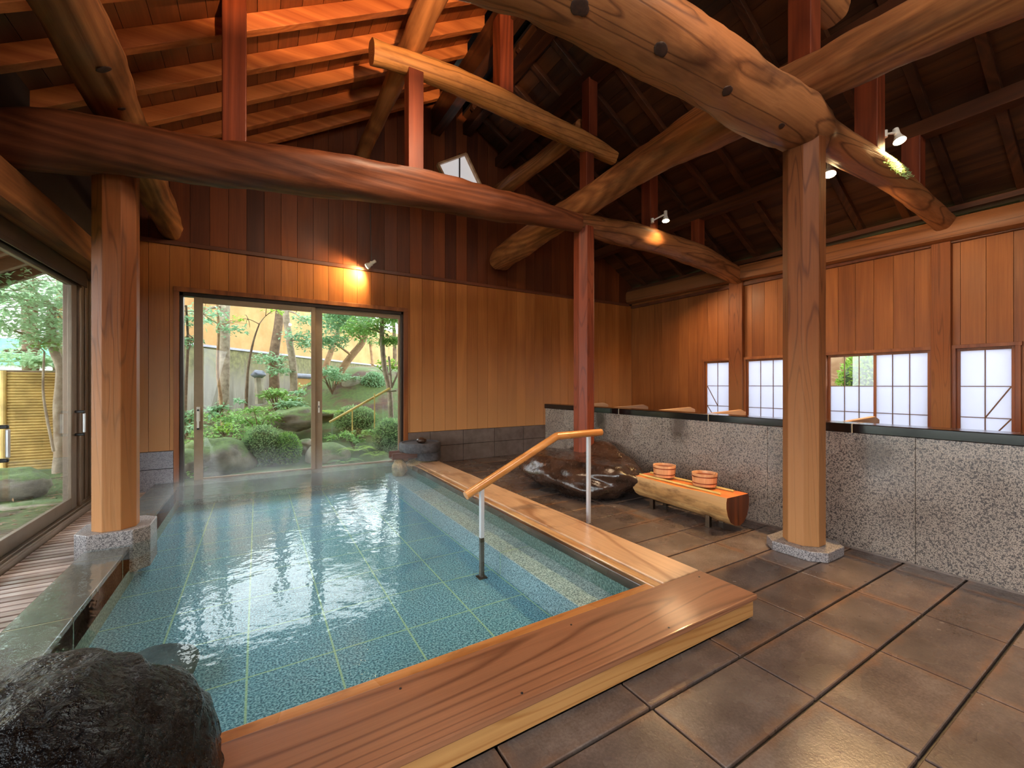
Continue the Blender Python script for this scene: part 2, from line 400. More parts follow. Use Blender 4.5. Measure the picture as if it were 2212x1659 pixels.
def tilemat():
    m, nt, bs, out = newmat('wet_floor_tile'); g = G(nt); p = g.pos(); x, y, z = g.sep(p)
    fx = g.math('DIVIDE', g.math('SUBTRACT', x, 1.91), .6017); fy = g.math('DIVIDE', g.math('SUBTRACT', y, .505), .3085)
    cx = g.math('FLOOR', fx); cy = g.math('FLOOR', fy)
    rnd = g.wn(g.math('ADD', g.math('MULTIPLY', cx, 17.3), g.math('MULTIPLY', cy, 5.17)))
    ex = g.math('MULTIPLY', g.math('SUBTRACT', .5, g.math('ABSOLUTE', g.math('SUBTRACT', g.math('FRACT', fx), .5))), .6)
    ey = g.math('MULTIPLY', g.math('SUBTRACT', .5, g.math('ABSOLUTE', g.math('SUBTRACT', g.math('FRACT', fy), .5))), .3085)
    e = g.math('MINIMUM', ex, ey)
    n = g.noise(p, 3.5, 5, .65); nf = g.noise(p, 90, 2, .6)
    base = g.ramp(g.math('ADD', g.math('MULTIPLY', n, .6), g.math('ADD', g.math('MULTIPLY', nf, .25), g.math('MULTIPLY', rnd, .16))), [(.3, lin(62, 52, 49)), (.5, lin(94, 82, 77)), (.75, lin(132, 119, 111))])
    ee = g.math('ADD', e, g.math('MULTIPLY', g.math('SUBTRACT', g.noise(p, 11, 4, .65), .5), .07))
    edge = g.ramp(ee, [(.01, .7), (.045, 0.0)])
    rust = g.ramp(g.noise(p, 2.3, 3, .6), [(.4, 0.0), (.62, 1.0)])
    col = g.mix(g.math('MULTIPLY', edge, g.math('ADD', g.math('MULTIPLY', rust, .55), .05)), base, lin(140, 96, 58))
    g.L.new(col, bs.inputs['Base Color'])
    g.L.new(g.ramp(g.noise(p, 2.0, 4, .6), [(.2, .12), (.8, .40)]), bs.inputs['Roughness'])
    bs.inputs['Specular IOR Level'].default_value = .42
    g.bump(g.math('ADD', nf, n), .12, .006, bs); return m
M['tile'] = tilemat()
M['grout'] = plain('dark_wet_grout', lin(30, 22, 18), .5, 0, .5, .3, 20)

def poolmat(name, a, b, c, sc, grid=None):
    m, nt, bs, out = newmat(name); g = G(nt); p = g.pos(); x, y, z = g.sep(p)
    n = g.noise(p, sc, 2, .6)
    col = g.ramp(n, [(.38, c), (.5, a), (.6, b)])
    col = g.mix(g.ramp(g.noise(p, 1.2, 2, .5), [(.3, .3), (.7, 0.0)]), col, tuple(v * .6 for v in a[:3]) + (1,))
    if grid:
        x0, dx, y0, dy, w = grid
        fx = g.math('ABSOLUTE', g.math('SUBTRACT', g.math('FRACT', g.math('ADD', g.math('DIVIDE', g.math('SUBTRACT', x, x0), dx), .5)), .5))
        fy = g.math('ABSOLUTE', g.math('SUBTRACT', g.math('FRACT', g.math('ADD', g.math('DIVIDE', g.math('SUBTRACT', y, y0), dy), .5)), .5))
        d = g.math('MINIMUM', g.math('MULTIPLY', fx, dx), g.math('MULTIPLY', fy, dy))
        col = g.mix(g.ramp(g.math('DIVIDE', d, w), [(.4, .65), (1, 0.0)]), col, lin(176, 208, 150))
    g.L.new(col, bs.inputs['Base Color']); bs.inputs['Roughness'].default_value = .6; return m
M['poolfloor'] = poolmat('pool_floor_tile', lin(94, 152, 176), lin(154, 200, 220), lin(40, 84, 110), 95, (1.17, .405, 2.47, .455, .007))
M['poolwall'] = poolmat('pool_wall_tile', lin(112, 136, 128), lin(152, 170, 160), lin(76, 100, 98), 70)
M['poolstep'] = poolmat('pool_step_granite', lin(160, 184, 190), lin(212, 226, 230), lin(78, 98, 108), 120, (5.0, 9.0, 4.31, 1.5, .006))

def watermat():
    m, nt, bs, out = newmat('clear_bath_water'); g = G(nt); nt.nodes.remove(bs); p = g.pos()
    h = g.math('ADD', g.noise(g.mapv(p, (1, 1, 1)), 9, 2, .5), g.math('MULTIPLY', g.noise(p, 34, 2, .5), .22))
    nrm = g.bump(h, .16, .02)
    t = g.n('ShaderNodeBsdfTransparent'); t.inputs[0].default_value = (.85, .955, .97, 1)
    gl = g.n('ShaderNodeBsdfGlossy'); gl.inputs['Roughness'].default_value = .015; g.L.new(nrm, gl.inputs['Normal'])
    mx = g.n('ShaderNodeMixShader'); g.L.new(schlick(g, .02, nrm), mx.inputs[0]); g.L.new(t.outputs[0], mx.inputs[1]); g.L.new(gl.outputs[0], mx.inputs[2])
    g.L.new(mx.outputs[0], out.inputs[0]); return m
M['water'] = watermat()

def frostmat():
    m, nt, bs, out = newmat('frosted_white_pane'); g = G(nt)
    bs.inputs['Base Color'].default_value = lin(214, 216, 228); bs.inputs['Roughness'].default_value = .35
    t = g.n('ShaderNodeBsdfTranslucent'); t.inputs[0].default_value = (.70, .72, .82, 1)
    mx = g.n('ShaderNodeMixShader'); mx.inputs[0].default_value = .8
    g.L.new(bs.outputs[0], mx.inputs[1]); g.L.new(t.outputs[0], mx.inputs[2]); g.L.new(mx.outputs[0], out.inputs[0]); return m
M['frost'] = frostmat()
M['bulb'] = emis('lit_bulb', (1, .72, .34, 1), 60)

# ------------------------------------------------------------------ room levels
YB, XR, XL = 6.5, 6.95, -1.55            # back wall, right wall, glass wall
ZL = lambda x: 4.85 + .6 * (x - 1.0)     # underside of the rafters, left slope
ZR = lambda x: 3.30 - .6 * (x - 6.95)    # right slope
VX0, VX1 = 2.42, 2.95                    # ridge vent

# ---- floor
mb = MB()
def inpool(x0, x1, y0, y1): return x0 < 2.25 and y1 > 1.28
nx0, nx1, ny0, ny1 = -6, 8, -12, 20
for i in range(nx0, nx1 + 1):
    for j in range(ny0, ny1):
        x0 = 1.91 + i * .6017 + .005; x1 = x0 + .5917; y0 = .505 + j * .3085 + .007; y1 = y0 + .2945
        x1 = min(x1, 3.83 if x0 < 3.83 else XR); y1 = min(y1, YB)
        if x0 < 2.25 and y1 > 1.28:
            if y0 < 1.27: mb.box(max(x0, -1.5), min(x1, 2.26), y0, 1.28, -.02, 0) if min(x1, 2.26) > -1.5 else None
            if x1 > 2.27: x0 = 2.26
            else: continue
        if x0 < -1.5 or x1 <= x0 or y1 <= y0: continue
        mb.box(x0, x1, y0, y1, -.02, 0)
        if x1 >= 3.82 and x0 < 3.83:
            mb.box(3.835, 4.3, y0, y1, -.02, 0)
fl = struct('floor', mb, [M['tile']], 'wet brown rectangular floor tiles', bevel=.003, bseg=1)
gm = MB(); gm.box(2.2, XR, -3.2, YB, -.06, -.016); gm.box(-1.5, 2.2, -3.2, 1.3, -.06, -.016)
o = gm.build('grout_bed', M['grout'], fl)

# ---- back wall
def topz(x): return min(ZL(x), ZR(x)) + .12 if not (VX0 < x < VX1) else 6.5
m1 = MB(); m2 = MB(); mg = MB()
k0 = -.907 - .197 * 4
for k in range(46):
    x0 = k0 + k * .197; x1 = x0 + .197
    if x0 > XR: break
    a, b = max(x0, XL - .1) + .002, min(x1, XR) - .002
    if b <= a: continue
    lo = .505 if x1 > 2.0 else .46
    segs = []
    if b <= -.865 or a >= 2.01: segs.append((a, b, lo, 2.96))
    elif a < -.865: segs += [(a, -.865, lo, 2.96), (-.865, b, 2.447, 2.96)]
    elif b > 2.01: segs += [(a, 2.01, 2.447, 2.96), (2.01, b, lo, 2.96)]
    else: segs.append((a, b, 2.447, 2.96))
    for (p, q, r, s) in segs:
        m1.box(p, q, YB, YB + .03, r, s)
    zt = [topz(a), topz(b)]
    vs = [(a, YB + .004, 3.0), (b, YB + .004, 3.0), (b, YB + .004, zt[1]), (a, YB + .004, zt[0])]
    m2.add(vs + [(x, y + .026, z) for x, y, z in vs], [(0, 1, 2, 3), (7, 6, 5, 4), (0, 4, 5, 1), (1, 5, 6, 2), (2, 6, 7, 3), (3, 7, 4, 0)])
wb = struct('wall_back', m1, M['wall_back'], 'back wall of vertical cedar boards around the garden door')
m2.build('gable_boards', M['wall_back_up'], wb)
# dark core behind the boards, with the door opening left free
for bx in ((XL - .1, -.87, .0, 2.96), (2.0, XR + .1, .0, 2.96), (-.87, 2.0, 2.44, 2.96)):
    mg.box(bx[0], bx[1], YB + .031, YB + .12, bx[2], bx[3])
mg.prism([(0, 0)], 0, 0) if False else None
pts = [(XL - .1, 2.96), (XR + .1, 2.96), (XR + .1, ZR(XR) + .1), (VX1, ZR(VX1) + .1), (VX1, 6.5), (VX0, 6.5), (VX0, ZL(VX0) + .1), (XL - .1, ZL(XL) + .1)]
n = len(pts); vs = [(x, YB + .031, z) for x, z in pts] + [(x, YB + .12, z) for x, z in pts]
mg.add(vs, [tuple(range(n)), tuple(range(2 * n - 1, n - 1, -1))] + [(i, i + n, (i + 1) % n + n, (i + 1) % n) for i in range(n)])
mg.build('wall_core', M['groove'], wb)
tr = MB(); tr.box(XL, XR - .1, YB - .03, YB + .01, 2.945, 2.995)
struct('trim_1', tr, M['trim'], 'dark rail across the back wall', bevel=.004)
# stone skirting
sk = MB()
for (x0, x1) in ((-1.55, -.87),):
    sk.box(x0, x1, YB - .02, YB + .03, .25, .455); sk.box(x0, x1, YB - .02, YB + .03, -.1, .244)
struct('baseboard_left', sk, M['granite_w'], 'pale grey stone blocks at the foot of the back wall', bevel=.004)
sk = MB(); x = 2.012
for w in (.365, .58, .6, .6, .6, .6, .6, .6, .6):
    x1 = min(x + w, XR)
    if x1 <= x: break
    for (a, b) in ((.0, .262), (.268, .5)): sk.box(x + .003, x1 - .003, YB - .015, YB + .03, a, b)
    x += w
struct('baseboard_back', sk, M['rimstone'], 'brown grey stone tiles at the foot of the back wall', bevel=.003)

# ---- right wall with windows
wins = [('window_1', 4.266, 4.757), ('window_2', 2.95, 4.005), ('window_3', 1.741, 2.846), ('window_4', 1.075, 1.545)]
ZW0, ZW1 = .55, 1.685
m1 = MB(); mg = MB()
def spans(y0, y1):
    """solid z spans of the right wall between y0 and y1"""
    for (_, a, b) in wins:
        if y1 > a + .001 and y0 < b - .001: return [(0, ZW0), (ZW1, 3.15)]
    return [(0, 3.15)]
edges = sorted(set([-3.0, YB] + [v for w in wins for v in w[1:]] + [.1 + .2 * k for k in range(-15, 33)]))
for a, b in zip(edges, edges[1:]):
    if a < -3 or b > YB + .001: continue
    isw = any(b > w[1] + .001 and a < w[2] - .001 for w in wins)
    for (z0, z1) in spans(a + 1e-4, b - 1e-4):
        grid_l = abs(((a - .1) / .2) - round((a - .1) / .2)) < .01; grid_r = abs(((b - .1) / .2) - round((b - .1) / .2)) < .01
        m1.box(XR, XR + .03, a + (.002 if grid_l else 0), b - (.002 if grid_r else 0), z0, z1)
        mg.box(XR + .031, XR + .1, a, b, z0, z1)
wr = struct('wall_right', m1, M['wall_right'], 'right wall of vertical cedar boards above the washing area')
mg.build('wall_core', M['groove'], wr)

def window(name, y0, y1, label, cols, diag=None, split=False, clear=False):
    r = sroot(name, (XR, (y0 + y1) / 2, ZW0), label)
    f = MB(); t = .045
    f.box(XR - .03, XR + .06, y0 - .03, y0 + .012, ZW0 - .03, ZW1 + .03); f.box(XR - .03, XR + .06, y1 - .012, y1 + .03, ZW0 - .03, ZW1 + .03)
    f.box(XR - .032, XR + .06, y0 - .04, y1 + .04, ZW1 - .012, ZW1 + .03); f.box(XR - .03, XR + .06, y0 - .03, y1 + .03, ZW0 - .03, ZW0 + .012)
    f.build('window_frame', M['casing'], r, bevel=.003)
    parts = [(y0 + .012, y1 - .012)] if not split else [(y0 + .012, (y0 + y1) / 2 + .015), ((y0 + y1) / 2 - .015, y1 - .012)]
    for i, (a, b) in enumerate(parts):
        xx = XR + .012 + .022 * i
        s = MB(); w = .03
        s.box(xx, xx + .02, a, a + w, ZW0 + .012, ZW1 - .012); s.box(xx, xx + .02, b - w, b, ZW0 + .012, ZW1 - .012)
        s.box(xx, xx + .02, a + w, b - w, ZW1 - .012 - w, ZW1 - .012); s.box(xx, xx + .02, a + w, b - w, ZW0 + .012, ZW0 + .012 + w)
        so = s.build('sash', M['casing'], r, bevel=.002)
        ga, gb = a + w, b - w; z0, z1 = ZW0 + .042, ZW1 - .042
        isclear = clear and i == len(parts) - 1
        zr = [.885, 1.237]
        p = MB(); p.box(xx + .008, xx + .012, ga, gb, z0, zr[1] if isclear else z1); p.build('frosted_pane', M['frost'], so)
        if isclear:
            p = MB(); p.box(xx + .008, xx + .012, ga, gb, zr[1], z1); p.build('clear_pane', M['glass'], so)
        q = MB()
        for k in range(1, cols): 
            yy = ga + (gb - ga) * k / cols; q.box(xx + .002, xx + .016, yy - .004, yy + .004, z0, z1)
        for zz in zr: q.box(xx + .003, xx + .015, ga, gb, zz - .004, zz + .004)
        ym = (ga + gb) / 2
        if diag == 'R':
            q.bar((xx + .006, ga, zr[1]), (xx + .006, ym, zr[0]), .012, .009, (1, 0, 0)); q.bar((xx + .006, ga, zr[0]), (xx + .006, ym, z0), .012, .009, (1, 0, 0))
        if diag == 'L':
            q.bar((xx + .006, gb, zr[1]), (xx + .006, ym, zr[0]), .012, .009, (1, 0, 0)); q.bar((xx + .006, gb, zr[0]), (xx + .006, ym, z0), .012, .009, (1, 0, 0))
        q.build('muntin_grid', M['muntin'], so)
window('window_1', 4.266, 4.757, 'small frosted window with a slanted muntin nearest the far corner', 2, 'L')
window('window_2', 2.95, 4.005, 'frosted grid window between the two posts', 5)
window('window_3', 1.741, 2.846, 'two-leaf frosted window whose left leaf is clear at the top', 3, None, True, True)
window('window_4', 1.075, 1.545, 'narrow frosted window with slanted muntins at the right edge', 2, 'R')
for (a, b, lab) in ((4.019, 4.252, 'dark wall post between the two far frosted windows'), (1.565, 1.732, 'dark wall post left of the rightmost frosted window')):
    q = MB(); q.box(XR - .075, XR + .02, a, b, 0, 3.0)
    tag(q.build('wall_post', M['post'], loc=(XR, (a + b) / 2, 0), bevel=.006), lab, 'post', 'posts along the right wall')
# wall plate, a squared log lying along the top of the right wall
mbp = MB(); st = [(XR - .06, y, z, .115) for y, z in ((-2.6, 3.02), (0, 3.03), (1, 3.04), (2.8, 3.07), (4.2, 3.11), (6.49, 3.13))]
mbp.tube([s[:3] for s in catmull(st, 6)], [s[3] for s in catmull(st, 6)], 16, shape=lambda i, a: 1.12 / (abs(math.cos(a)) ** 4 + abs(math.sin(a)) ** 4) ** .25)
o = mbp.build('wall_plate_beam', M['plate'], loc=(XR, 2, 3)); smooth_by_angle(o, 50)
tag(o, 'squared brown beam lying along the top of the right wall', 'beam')
q = MB(); q.box(XR - .14, XR + .06, -2.8, YB - .01, 3.235, 3.30)
o = q.build('eave_board', M['purlin'], loc=(XR, 2, 3.2), bevel=.005); tag(o, 'flat board on top of the right wall beam under the rafter feet', 'board')
q = MB(); q.box(XR - .05, XR + .01, -2.8, YB - .02, 2.90, 2.955)
struct('trim_2', q, M['trim'], 'dark rail below the beam on the right wall', bevel=.004)

# ---- roof
def slope_boards(x0, x1, zf, y0, y1, d=.14, skip=None):
    m = MB(); step = .17; k = math.floor(x0 / step)
    while k * step < x1:
        a = max(k * step, x0) + .002; b = min((k + 1) * step, x1) - .002; k += 1
        if b <= a: continue
        vs = []
        for (x, y) in ((a, y0), (b, y0), (b, y1), (a, y1)): vs.append((x, y, zf(x) + d))
        m.add(vs + [(x, y, z + .03) for x, y, z in vs], [(3, 2, 1, 0), (4, 5, 6, 7), (0, 1, 5, 4), (1, 2, 6, 5), (2, 3, 7, 6), (3, 0, 4, 7)])
    return m
def roof_skin(x0, x1, zf, y0, y1, d):
    m = MB(); vs = [(x, y, zf(x) + d + e) for e in (0, .05) for (x, y) in ((x0, y0), (x1, y0), (x1, y1), (x0, y1))]
    m.add(vs, [(3, 2, 1, 0), (4, 5, 6, 7), (0, 1, 5, 4), (1, 2, 6, 5), (2, 3, 7, 6), (3, 0, 4, 7)]); return m
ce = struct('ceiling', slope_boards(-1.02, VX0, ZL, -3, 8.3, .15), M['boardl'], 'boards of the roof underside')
slope_boards(-3.3, -1.02, ZL, -3, 8.3, .147).build('shaded_eave_boards', M['board'], ce)  # darker board tone puts the shade beyond the left log into the colour
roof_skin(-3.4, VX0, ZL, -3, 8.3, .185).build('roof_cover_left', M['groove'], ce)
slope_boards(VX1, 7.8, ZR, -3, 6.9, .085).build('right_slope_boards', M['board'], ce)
roof_skin(VX1, 7.9, ZR, -3, 6.9, .12).build('roof_cover_right', M['groove'], ce)
vt = MB(); vt.box(VX0 - .03, VX0, -3, YB + .1, ZL(VX0) + .15, 6.6); vt.box(VX1, VX1 + .03, -3, YB + .1, ZR(VX1) + .08, 6.6); vt.box(VX0 - .2, VX1 + .2, -3, YB + .1, 6.6, 6.65)
vt.build('ridge_vent', M['groove'], ce)
ordn = ['first', 'second', 'third', 'fourth', 'fifth', 'sixth', 'seventh', 'eighth', 'ninth', 'tenth', 'eleventh', 'twelfth', 'thirteenth', 'fourteenth', 'fifteenth', 'sixteenth']
def rafter(xa, xb, zf, y, w, h, mat, label, group):
    q = MB()
    vs = []
    for yy in (y - w / 2, y + w / 2):
        vs += [(xa, yy, zf(xa)), (xb, yy, zf(xb)), (xb, yy, zf(xb) + h), (xa, yy, zf(xa) + h)]
    q.add(vs, [(0, 1, 2, 3), (7, 6, 5, 4), (0, 4, 5, 1), (1, 5, 6, 2), (2, 6, 7, 3), (3, 7, 4, 0)])
    o = q.build('rafter', mat, loc=(xa, y, zf(xa)), bevel=.004, bseg=1)
    tag(o, label, 'rafter', group)
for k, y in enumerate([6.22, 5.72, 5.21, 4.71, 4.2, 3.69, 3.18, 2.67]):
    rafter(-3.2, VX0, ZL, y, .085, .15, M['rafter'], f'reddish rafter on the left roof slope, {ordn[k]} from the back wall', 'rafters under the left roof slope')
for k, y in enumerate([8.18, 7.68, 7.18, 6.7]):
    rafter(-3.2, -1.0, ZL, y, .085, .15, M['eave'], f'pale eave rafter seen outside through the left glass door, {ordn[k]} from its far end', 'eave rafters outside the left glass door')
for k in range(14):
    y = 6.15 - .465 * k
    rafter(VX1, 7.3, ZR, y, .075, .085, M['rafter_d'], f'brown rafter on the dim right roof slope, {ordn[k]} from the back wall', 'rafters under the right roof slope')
def boxbeam(name, x0, x1, y0, y1, z0, z1, mat, label, cat, group=None, bevel=.006):
    q = MB(); q.box(x0, x1, y0, y1, z0, z1)
    return tag(q.build(name, mat, loc=((x0 + x1) / 2, (y0 + y1) / 2, z0), bevel=bevel), label, cat, group)
boxbeam('ridge_beam', 2.40, 2.55, -2.8, YB, 5.30, 5.70, M['purlin'], 'tall plank beam along the left side of the ridge vent', 'beam')
boxbeam('ridge_beam', 2.955, 3.09, -2.8, YB, 5.46, 5.64, M['purlin'], 'beam along the right side of the dark ridge vent', 'beam')
boxbeam('purlin', 3.57, 3.72, -2.8, YB, ZR(3.72) - .15, ZR(3.72), M['purlin'], 'square purlin high on the right roof slope, nearest the ridge', 'purlin', 'purlins under the right roof')
boxbeam('purlin', 4.67, 4.82, -2.8, YB, ZR(4.82) - .15, ZR(4.82), M['purlin'], 'square purlin in the middle of the right roof slope', 'purlin', 'purlins under the right roof')
boxbeam('purlin', 5.75, 5.90, -2.8, YB, ZR(5.9) - .15, ZR(5.9), M['purlin'], 'square purlin low on the right roof slope, nearest the right wall', 'purlin', 'purlins under the right roof')

# ---- logs
def log(name, axis, fixed, st, mat, label, seed, sq=2.6, n=24, cat='beam', group='curved log beams under the roof', endmat=True):
    rows = catmull(st, 8); pts = []; rad = []
    for i, (s_, z, r) in enumerate(rows):
        wob = .02 * noise.noise(Vector((s_ * .9, seed, 0)))
        pts.append((s_, fixed + wob, z) if axis == 'X' else (fixed + wob, s_, z)); rad.append(r)
    def shp(i, a):
        s_ = rows[i][0]
        q = 1 / (abs(math.cos(a + .25)) ** sq + abs(math.sin(a + .25)) ** sq) ** (1 / sq)
        return q * .96 * (1 + .15 * noise.noise(Vector((s_ * 1.5, math.cos(a) * 1.1 + seed, math.sin(a) * 1.1))) + .07 * noise.noise(Vector((s_ * 6, math.cos(a) * 3 + seed, math.sin(a) * 3))))
    mid = pts[len(pts) // 2]
    t = thing(name, label, cat, (mid[0], mid[1], mid[2] - rad[len(rad) // 2]), group)
    q = MB(); q.tube(pts, rad, n, shape=shp, capmi=1)
    o = q.build('log_body', [mat, M['endgrain']], t); smooth_by_angle(o, 50)
    return t
def knot(t, axis, pos, dirn, r):
    """a dark oval knot set into the bark of log t at station pos, on the side facing dirn"""
    body = [c for c in t.children if c.name.startswith('log_body')][0]; k = 0 if axis == 'X' else 1
    o0 = ORI[t.name]; d = Vector(dirn).normalized(); best = None
    for v in body.data.vertices:
        w_ = Vector(v.co) + o0
        if abs(w_[k] - pos) < .05:
            q = (w_ - o0).dot(d)
            if best is None or q > best[0]: best = (q, w_, Vector(v.normal))
    p, nrm = best[1], best[2]
    b = blob((0, 0, 0), (r * 1.5, r, r * .16), seed=pos, amp=.2, sub=3, fine=.05)
    Q = Vector((0, 0, 1)).rotation_difference(nrm).to_matrix()
    b.v = [tuple(Q @ Vector(v) + p - nrm * r * .04) for v in b.v]
    b.build('knot', M['knot'], t, smooth=True)
L1 = log('log_beam', 'X', 1.6, [(.0, 2.98, .17), (.8, 3.10, .185), (1.4, 3.17, .19), (2.04, 3.19, .195), (2.52, 3.19, .19), (2.79, 3.18, .19), (3.3, 3.19, .195), (3.62, 3.2, .18), (3.85, 3.22, .135), (4.47, 3.24, .12), (5.35, 3.24, .105), (6.1, 3.2, .102), (6.9, 3.12, .10)],
         M['logx'], 'largest curved log beam with dark knots, crossing above the right post', 1, 2.3)
for (x, r) in ((1.26, .034), (1.84, .030), (2.44, .028), (3.08, .018)): knot(L1, 'X', x, (0, -.5, -.87), r)
log('log_beam', 'X', 4.09, [(-1.85, 2.82, .18), (-1.44, 2.86, .175), (-1.23, 2.90, .19), (-.98, 2.94, .185), (-.73, 2.97, .182), (-.24, 3.02, .178), (.46, 3.12, .186), (1.11, 3.19, .185), (1.8, 3.23, .18), (2.21, 3.24, .168), (2.64, 3.26, .152), (3.1, 3.27, .125), (3.42, 3.27, .115)],
    M['logxred'], 'long red arched log beam from the left post to the middle post', 2, 3.2)
log('log_beam', 'X', 4.12, [(3.3, 3.28, .10), (3.6, 3.29, .13), (3.9, 3.29, .15), (4.55, 3.30, .165), (5.34, 3.28, .17), (6.17, 3.21, .165), (6.88, 3.08, .14)],
    M['logx'], 'drooping log beam from the middle post down to the right wall', 3, 2.4)
log('log_beam', 'Y', 3.55, [(-1.5, 3.38, .18), (-.3, 3.42, .175), (.71, 3.46, .165), (1.32, 3.52, .155), (1.54, 3.53, .15), (2.25, 3.61, .185), (2.7, 3.63, .178), (3.23, 3.61, .155), (3.98, 3.56, .15), (5.0, 3.50, .165), (5.6, 3.45, .18), (6.3, 3.40, .195)],
    M['logy'], 'log beam running front to back over the two right posts', 4, 3.0)
L4 = log('log_beam', 'Y', -.9, [(1.5, 3.36, .17), (3.0, 3.36, .165), (3.5, 3.355, .16), (3.9, 3.35, .155), (4.3, 3.32, .148), (5.0, 3.26, .14), (5.74, 3.21, .138), (6.52, 3.13, .122)],
         M['logy'], 'log beam running front to back over the left post', 5, 2.4)
for (y, r) in ((3.55, .028), (4.0, .016)): knot(L4, 'Y', y, (.5, -.1, -.87), r)
log('log_beam', 'X', 4.09, [(.92, 4.39, .11), (1.27, 4.42, .105), (1.7, 4.43, .12), (2.2, 4.41, .115), (2.75, 4.37, .12), (3.42, 4.32, .115), (4.04, 4.25, .085)],
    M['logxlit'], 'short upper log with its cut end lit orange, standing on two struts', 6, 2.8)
log('log_beam', 'Y', 1.3, [(2.6, 4.58, .115), (3.62, 4.59, .112), (4.0, 4.60, .112), (4.59, 4.62, .106), (5.35, 4.61, .095), (6.49, 4.52, .1)],
    M['logy'], 'slanting pole log left of the upper log, running to the back wall', 7, 2.2)
log('log_beam', 'Y', 3.6, [(4.2, 4.58, .11), (4.67, 4.58, .113), (5.57, 4.58, .113), (6.49, 4.6, .125)],
    M['logy'], 'rough pole log beyond the upper log, right of the diamond window', 8, 2.6)
log('log_beam', 'X', 1.6, [(1.2, 4.42, .12), (2.4, 4.42, .125), (3.4, 4.36, .12), (4.05, 4.30, .11)],
    M['logx'], 'upper log whose cut end shows at the top edge beside the tall strut', 9, 2.6)
# struts
def strut(x, y, z0, z1, w, label):
    return boxbeam('strut', x - w / 2, x + w / 2, y - w / 2, y + w / 2, z0, z1, M['strut'], label, 'strut', 'upright struts in the roof frame')
strut(-.155, 4.02, 3.12, ZL(-.155) + .14, .16, 'tall red strut standing on the long arched log before the lit rafters')
strut(1.33, 4.09, 3.28, 4.34, .15, 'red strut under the lit left end of the upper log')
strut(3.60, 4.12, 3.38, 4.26, .13, 'red strut under the dark right end of the upper log')
strut(2.35, 4.09, 4.50, 5.34, .17, 'red king strut on the upper log below the ridge vent')
strut(3.62, 4.09, 4.40, ZR(3.7) - .14, .14, 'dim strut on the right end of the upper log below the high purlin')
strut(4.74, 4.1, 3.42, ZR(4.82) - .14, .16, 'dim strut behind the small lamp on the drooping log')
strut(5.82, 4.1, 3.38, ZR(5.9) - .14, .14, 'dim strut low on the drooping log near the right wall')
strut(3.60, 1.62, 3.66, 4.28, .16, 'red strut at the top edge above the right post')
strut(4.74, 1.6, 3.32, ZR(4.82) - .14, .17, 'dark strut left of the brightest ceiling lamp')
strut(5.82, 1.6, 3.28, ZR(5.9) - .14, .15, 'dark strut right of the brightest ceiling lamp')
# ---- octagonal posts with stone feet
def octa(cx, cy, w, c):
    h = w / 2; k = h - c
    return [(cx + a, cy + b) for a, b in ((-k, -h), (k, -h), (h, -k), (h, k), (k, h), (-k, h), (-h, k), (-h, -k))]
def post(cx, cy, z0, z1, label, mat='post'):
    q = MB(); q.prism(octa(cx, cy, .25, .073), z0, z1)
    tag(q.build('octagonal_post', M[mat], loc=(cx, cy, z0), bevel=.004), label, 'post', 'octagonal wooden posts')
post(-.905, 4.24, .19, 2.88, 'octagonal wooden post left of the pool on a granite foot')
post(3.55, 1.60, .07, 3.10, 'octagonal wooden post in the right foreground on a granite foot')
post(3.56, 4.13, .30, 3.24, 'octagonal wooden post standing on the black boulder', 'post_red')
def foot(cx, cy, w, c, z0, z1, label):
    q = MB(); q.prism(octa(cx, cy, w, c), z0, z1)
    return tag(q.build('post_foot_stone', M['granite_p'], loc=(cx, cy, z0), bevel=.006), label, 'stone', 'granite feet under the posts')
foot(3.555, 1.60, .42, .085, 0, .07, 'low granite foot under the right foreground post')
foot(-.905, 4.29, .42, .085, -.12, .19, 'tall granite foot under the left post standing in the overflow')

# ---- left glass wall
wl = MB()
wl.box(XL - .1, XL - .01, 5.87, 6.5, 0, 2.40)
for yy in (6.12, 6.26, 6.38): wl.box(XL - .01, XL + .004, yy, yy + .012, .02, 2.38)
wlo = struct('wall_left', wl, M['bronze'], 'beige bronze panel beside the left glass door', bevel=.004)
q = MB(); q.box(XL - .12, XL + .06, -3, YB, 2.66, 3.6); q.build('wall_upper', M['groove'], wlo)
q = MB(); q.box(XL - .12, XL - .02, -3, -.6, 0, 2.66); q.build('wall_return', M['groove'], wlo)
st = [(XL + .08, y, 2.535, .135) for y in (-2.5, 0, 2, 4, 5, 6.48)]
q = MB(); rows = catmull(st, 8)
q.tube([r[:3] for r in rows], [r[3] for r in rows], 16, shape=lambda i, a: (1.02 / (abs(math.cos(a)) ** 6 + abs(math.sin(a)) ** 6) ** (1 / 6)) * (1 + .03 * noise.noise(Vector((i * .2, math.cos(a), math.sin(a))))))
o = q.build('lintel_beam', M['logy'], loc=(XL + .08, 2, 2.4)); smooth_by_angle(o, 50)
tag(o, 'squared red beam above the left sliding glass door', 'beam')
d2 = sroot('door_2', (XL, 3, 0), 'sliding glass door in the left wall')
q = MB()
q.box(XL - .08, XL + .07, -.6, 5.9, 2.27, 2.40); 
for xx in (-.06, -.02, .02, .06): q.box(XL + xx, XL + xx + .012, -.6, 5.9, 2.235, 2.275)
q.build('head_track', M['bronze_d'], d2, bevel=.003)
q = MB(); q.box(XL - .08, XL + .1, -.6, 6.45, -.05, .035)
for xx in (-.06, -.01, .05, .088): q.box(XL + xx, XL + xx + .012, -.6, 6.45, .035, .055)
q.build('sill_track', M['bronze'], d2, bevel=.003)
q = MB(); q.box(XL - .08, XL - .012, 5.80, 5.86, .03, 2.3); q.tube([(XL + .004, 5.90, .03), (XL + .004, 5.90, 2.3)], .022, 12); q.build('jamb', M['bronze'], d2, bevel=.004)
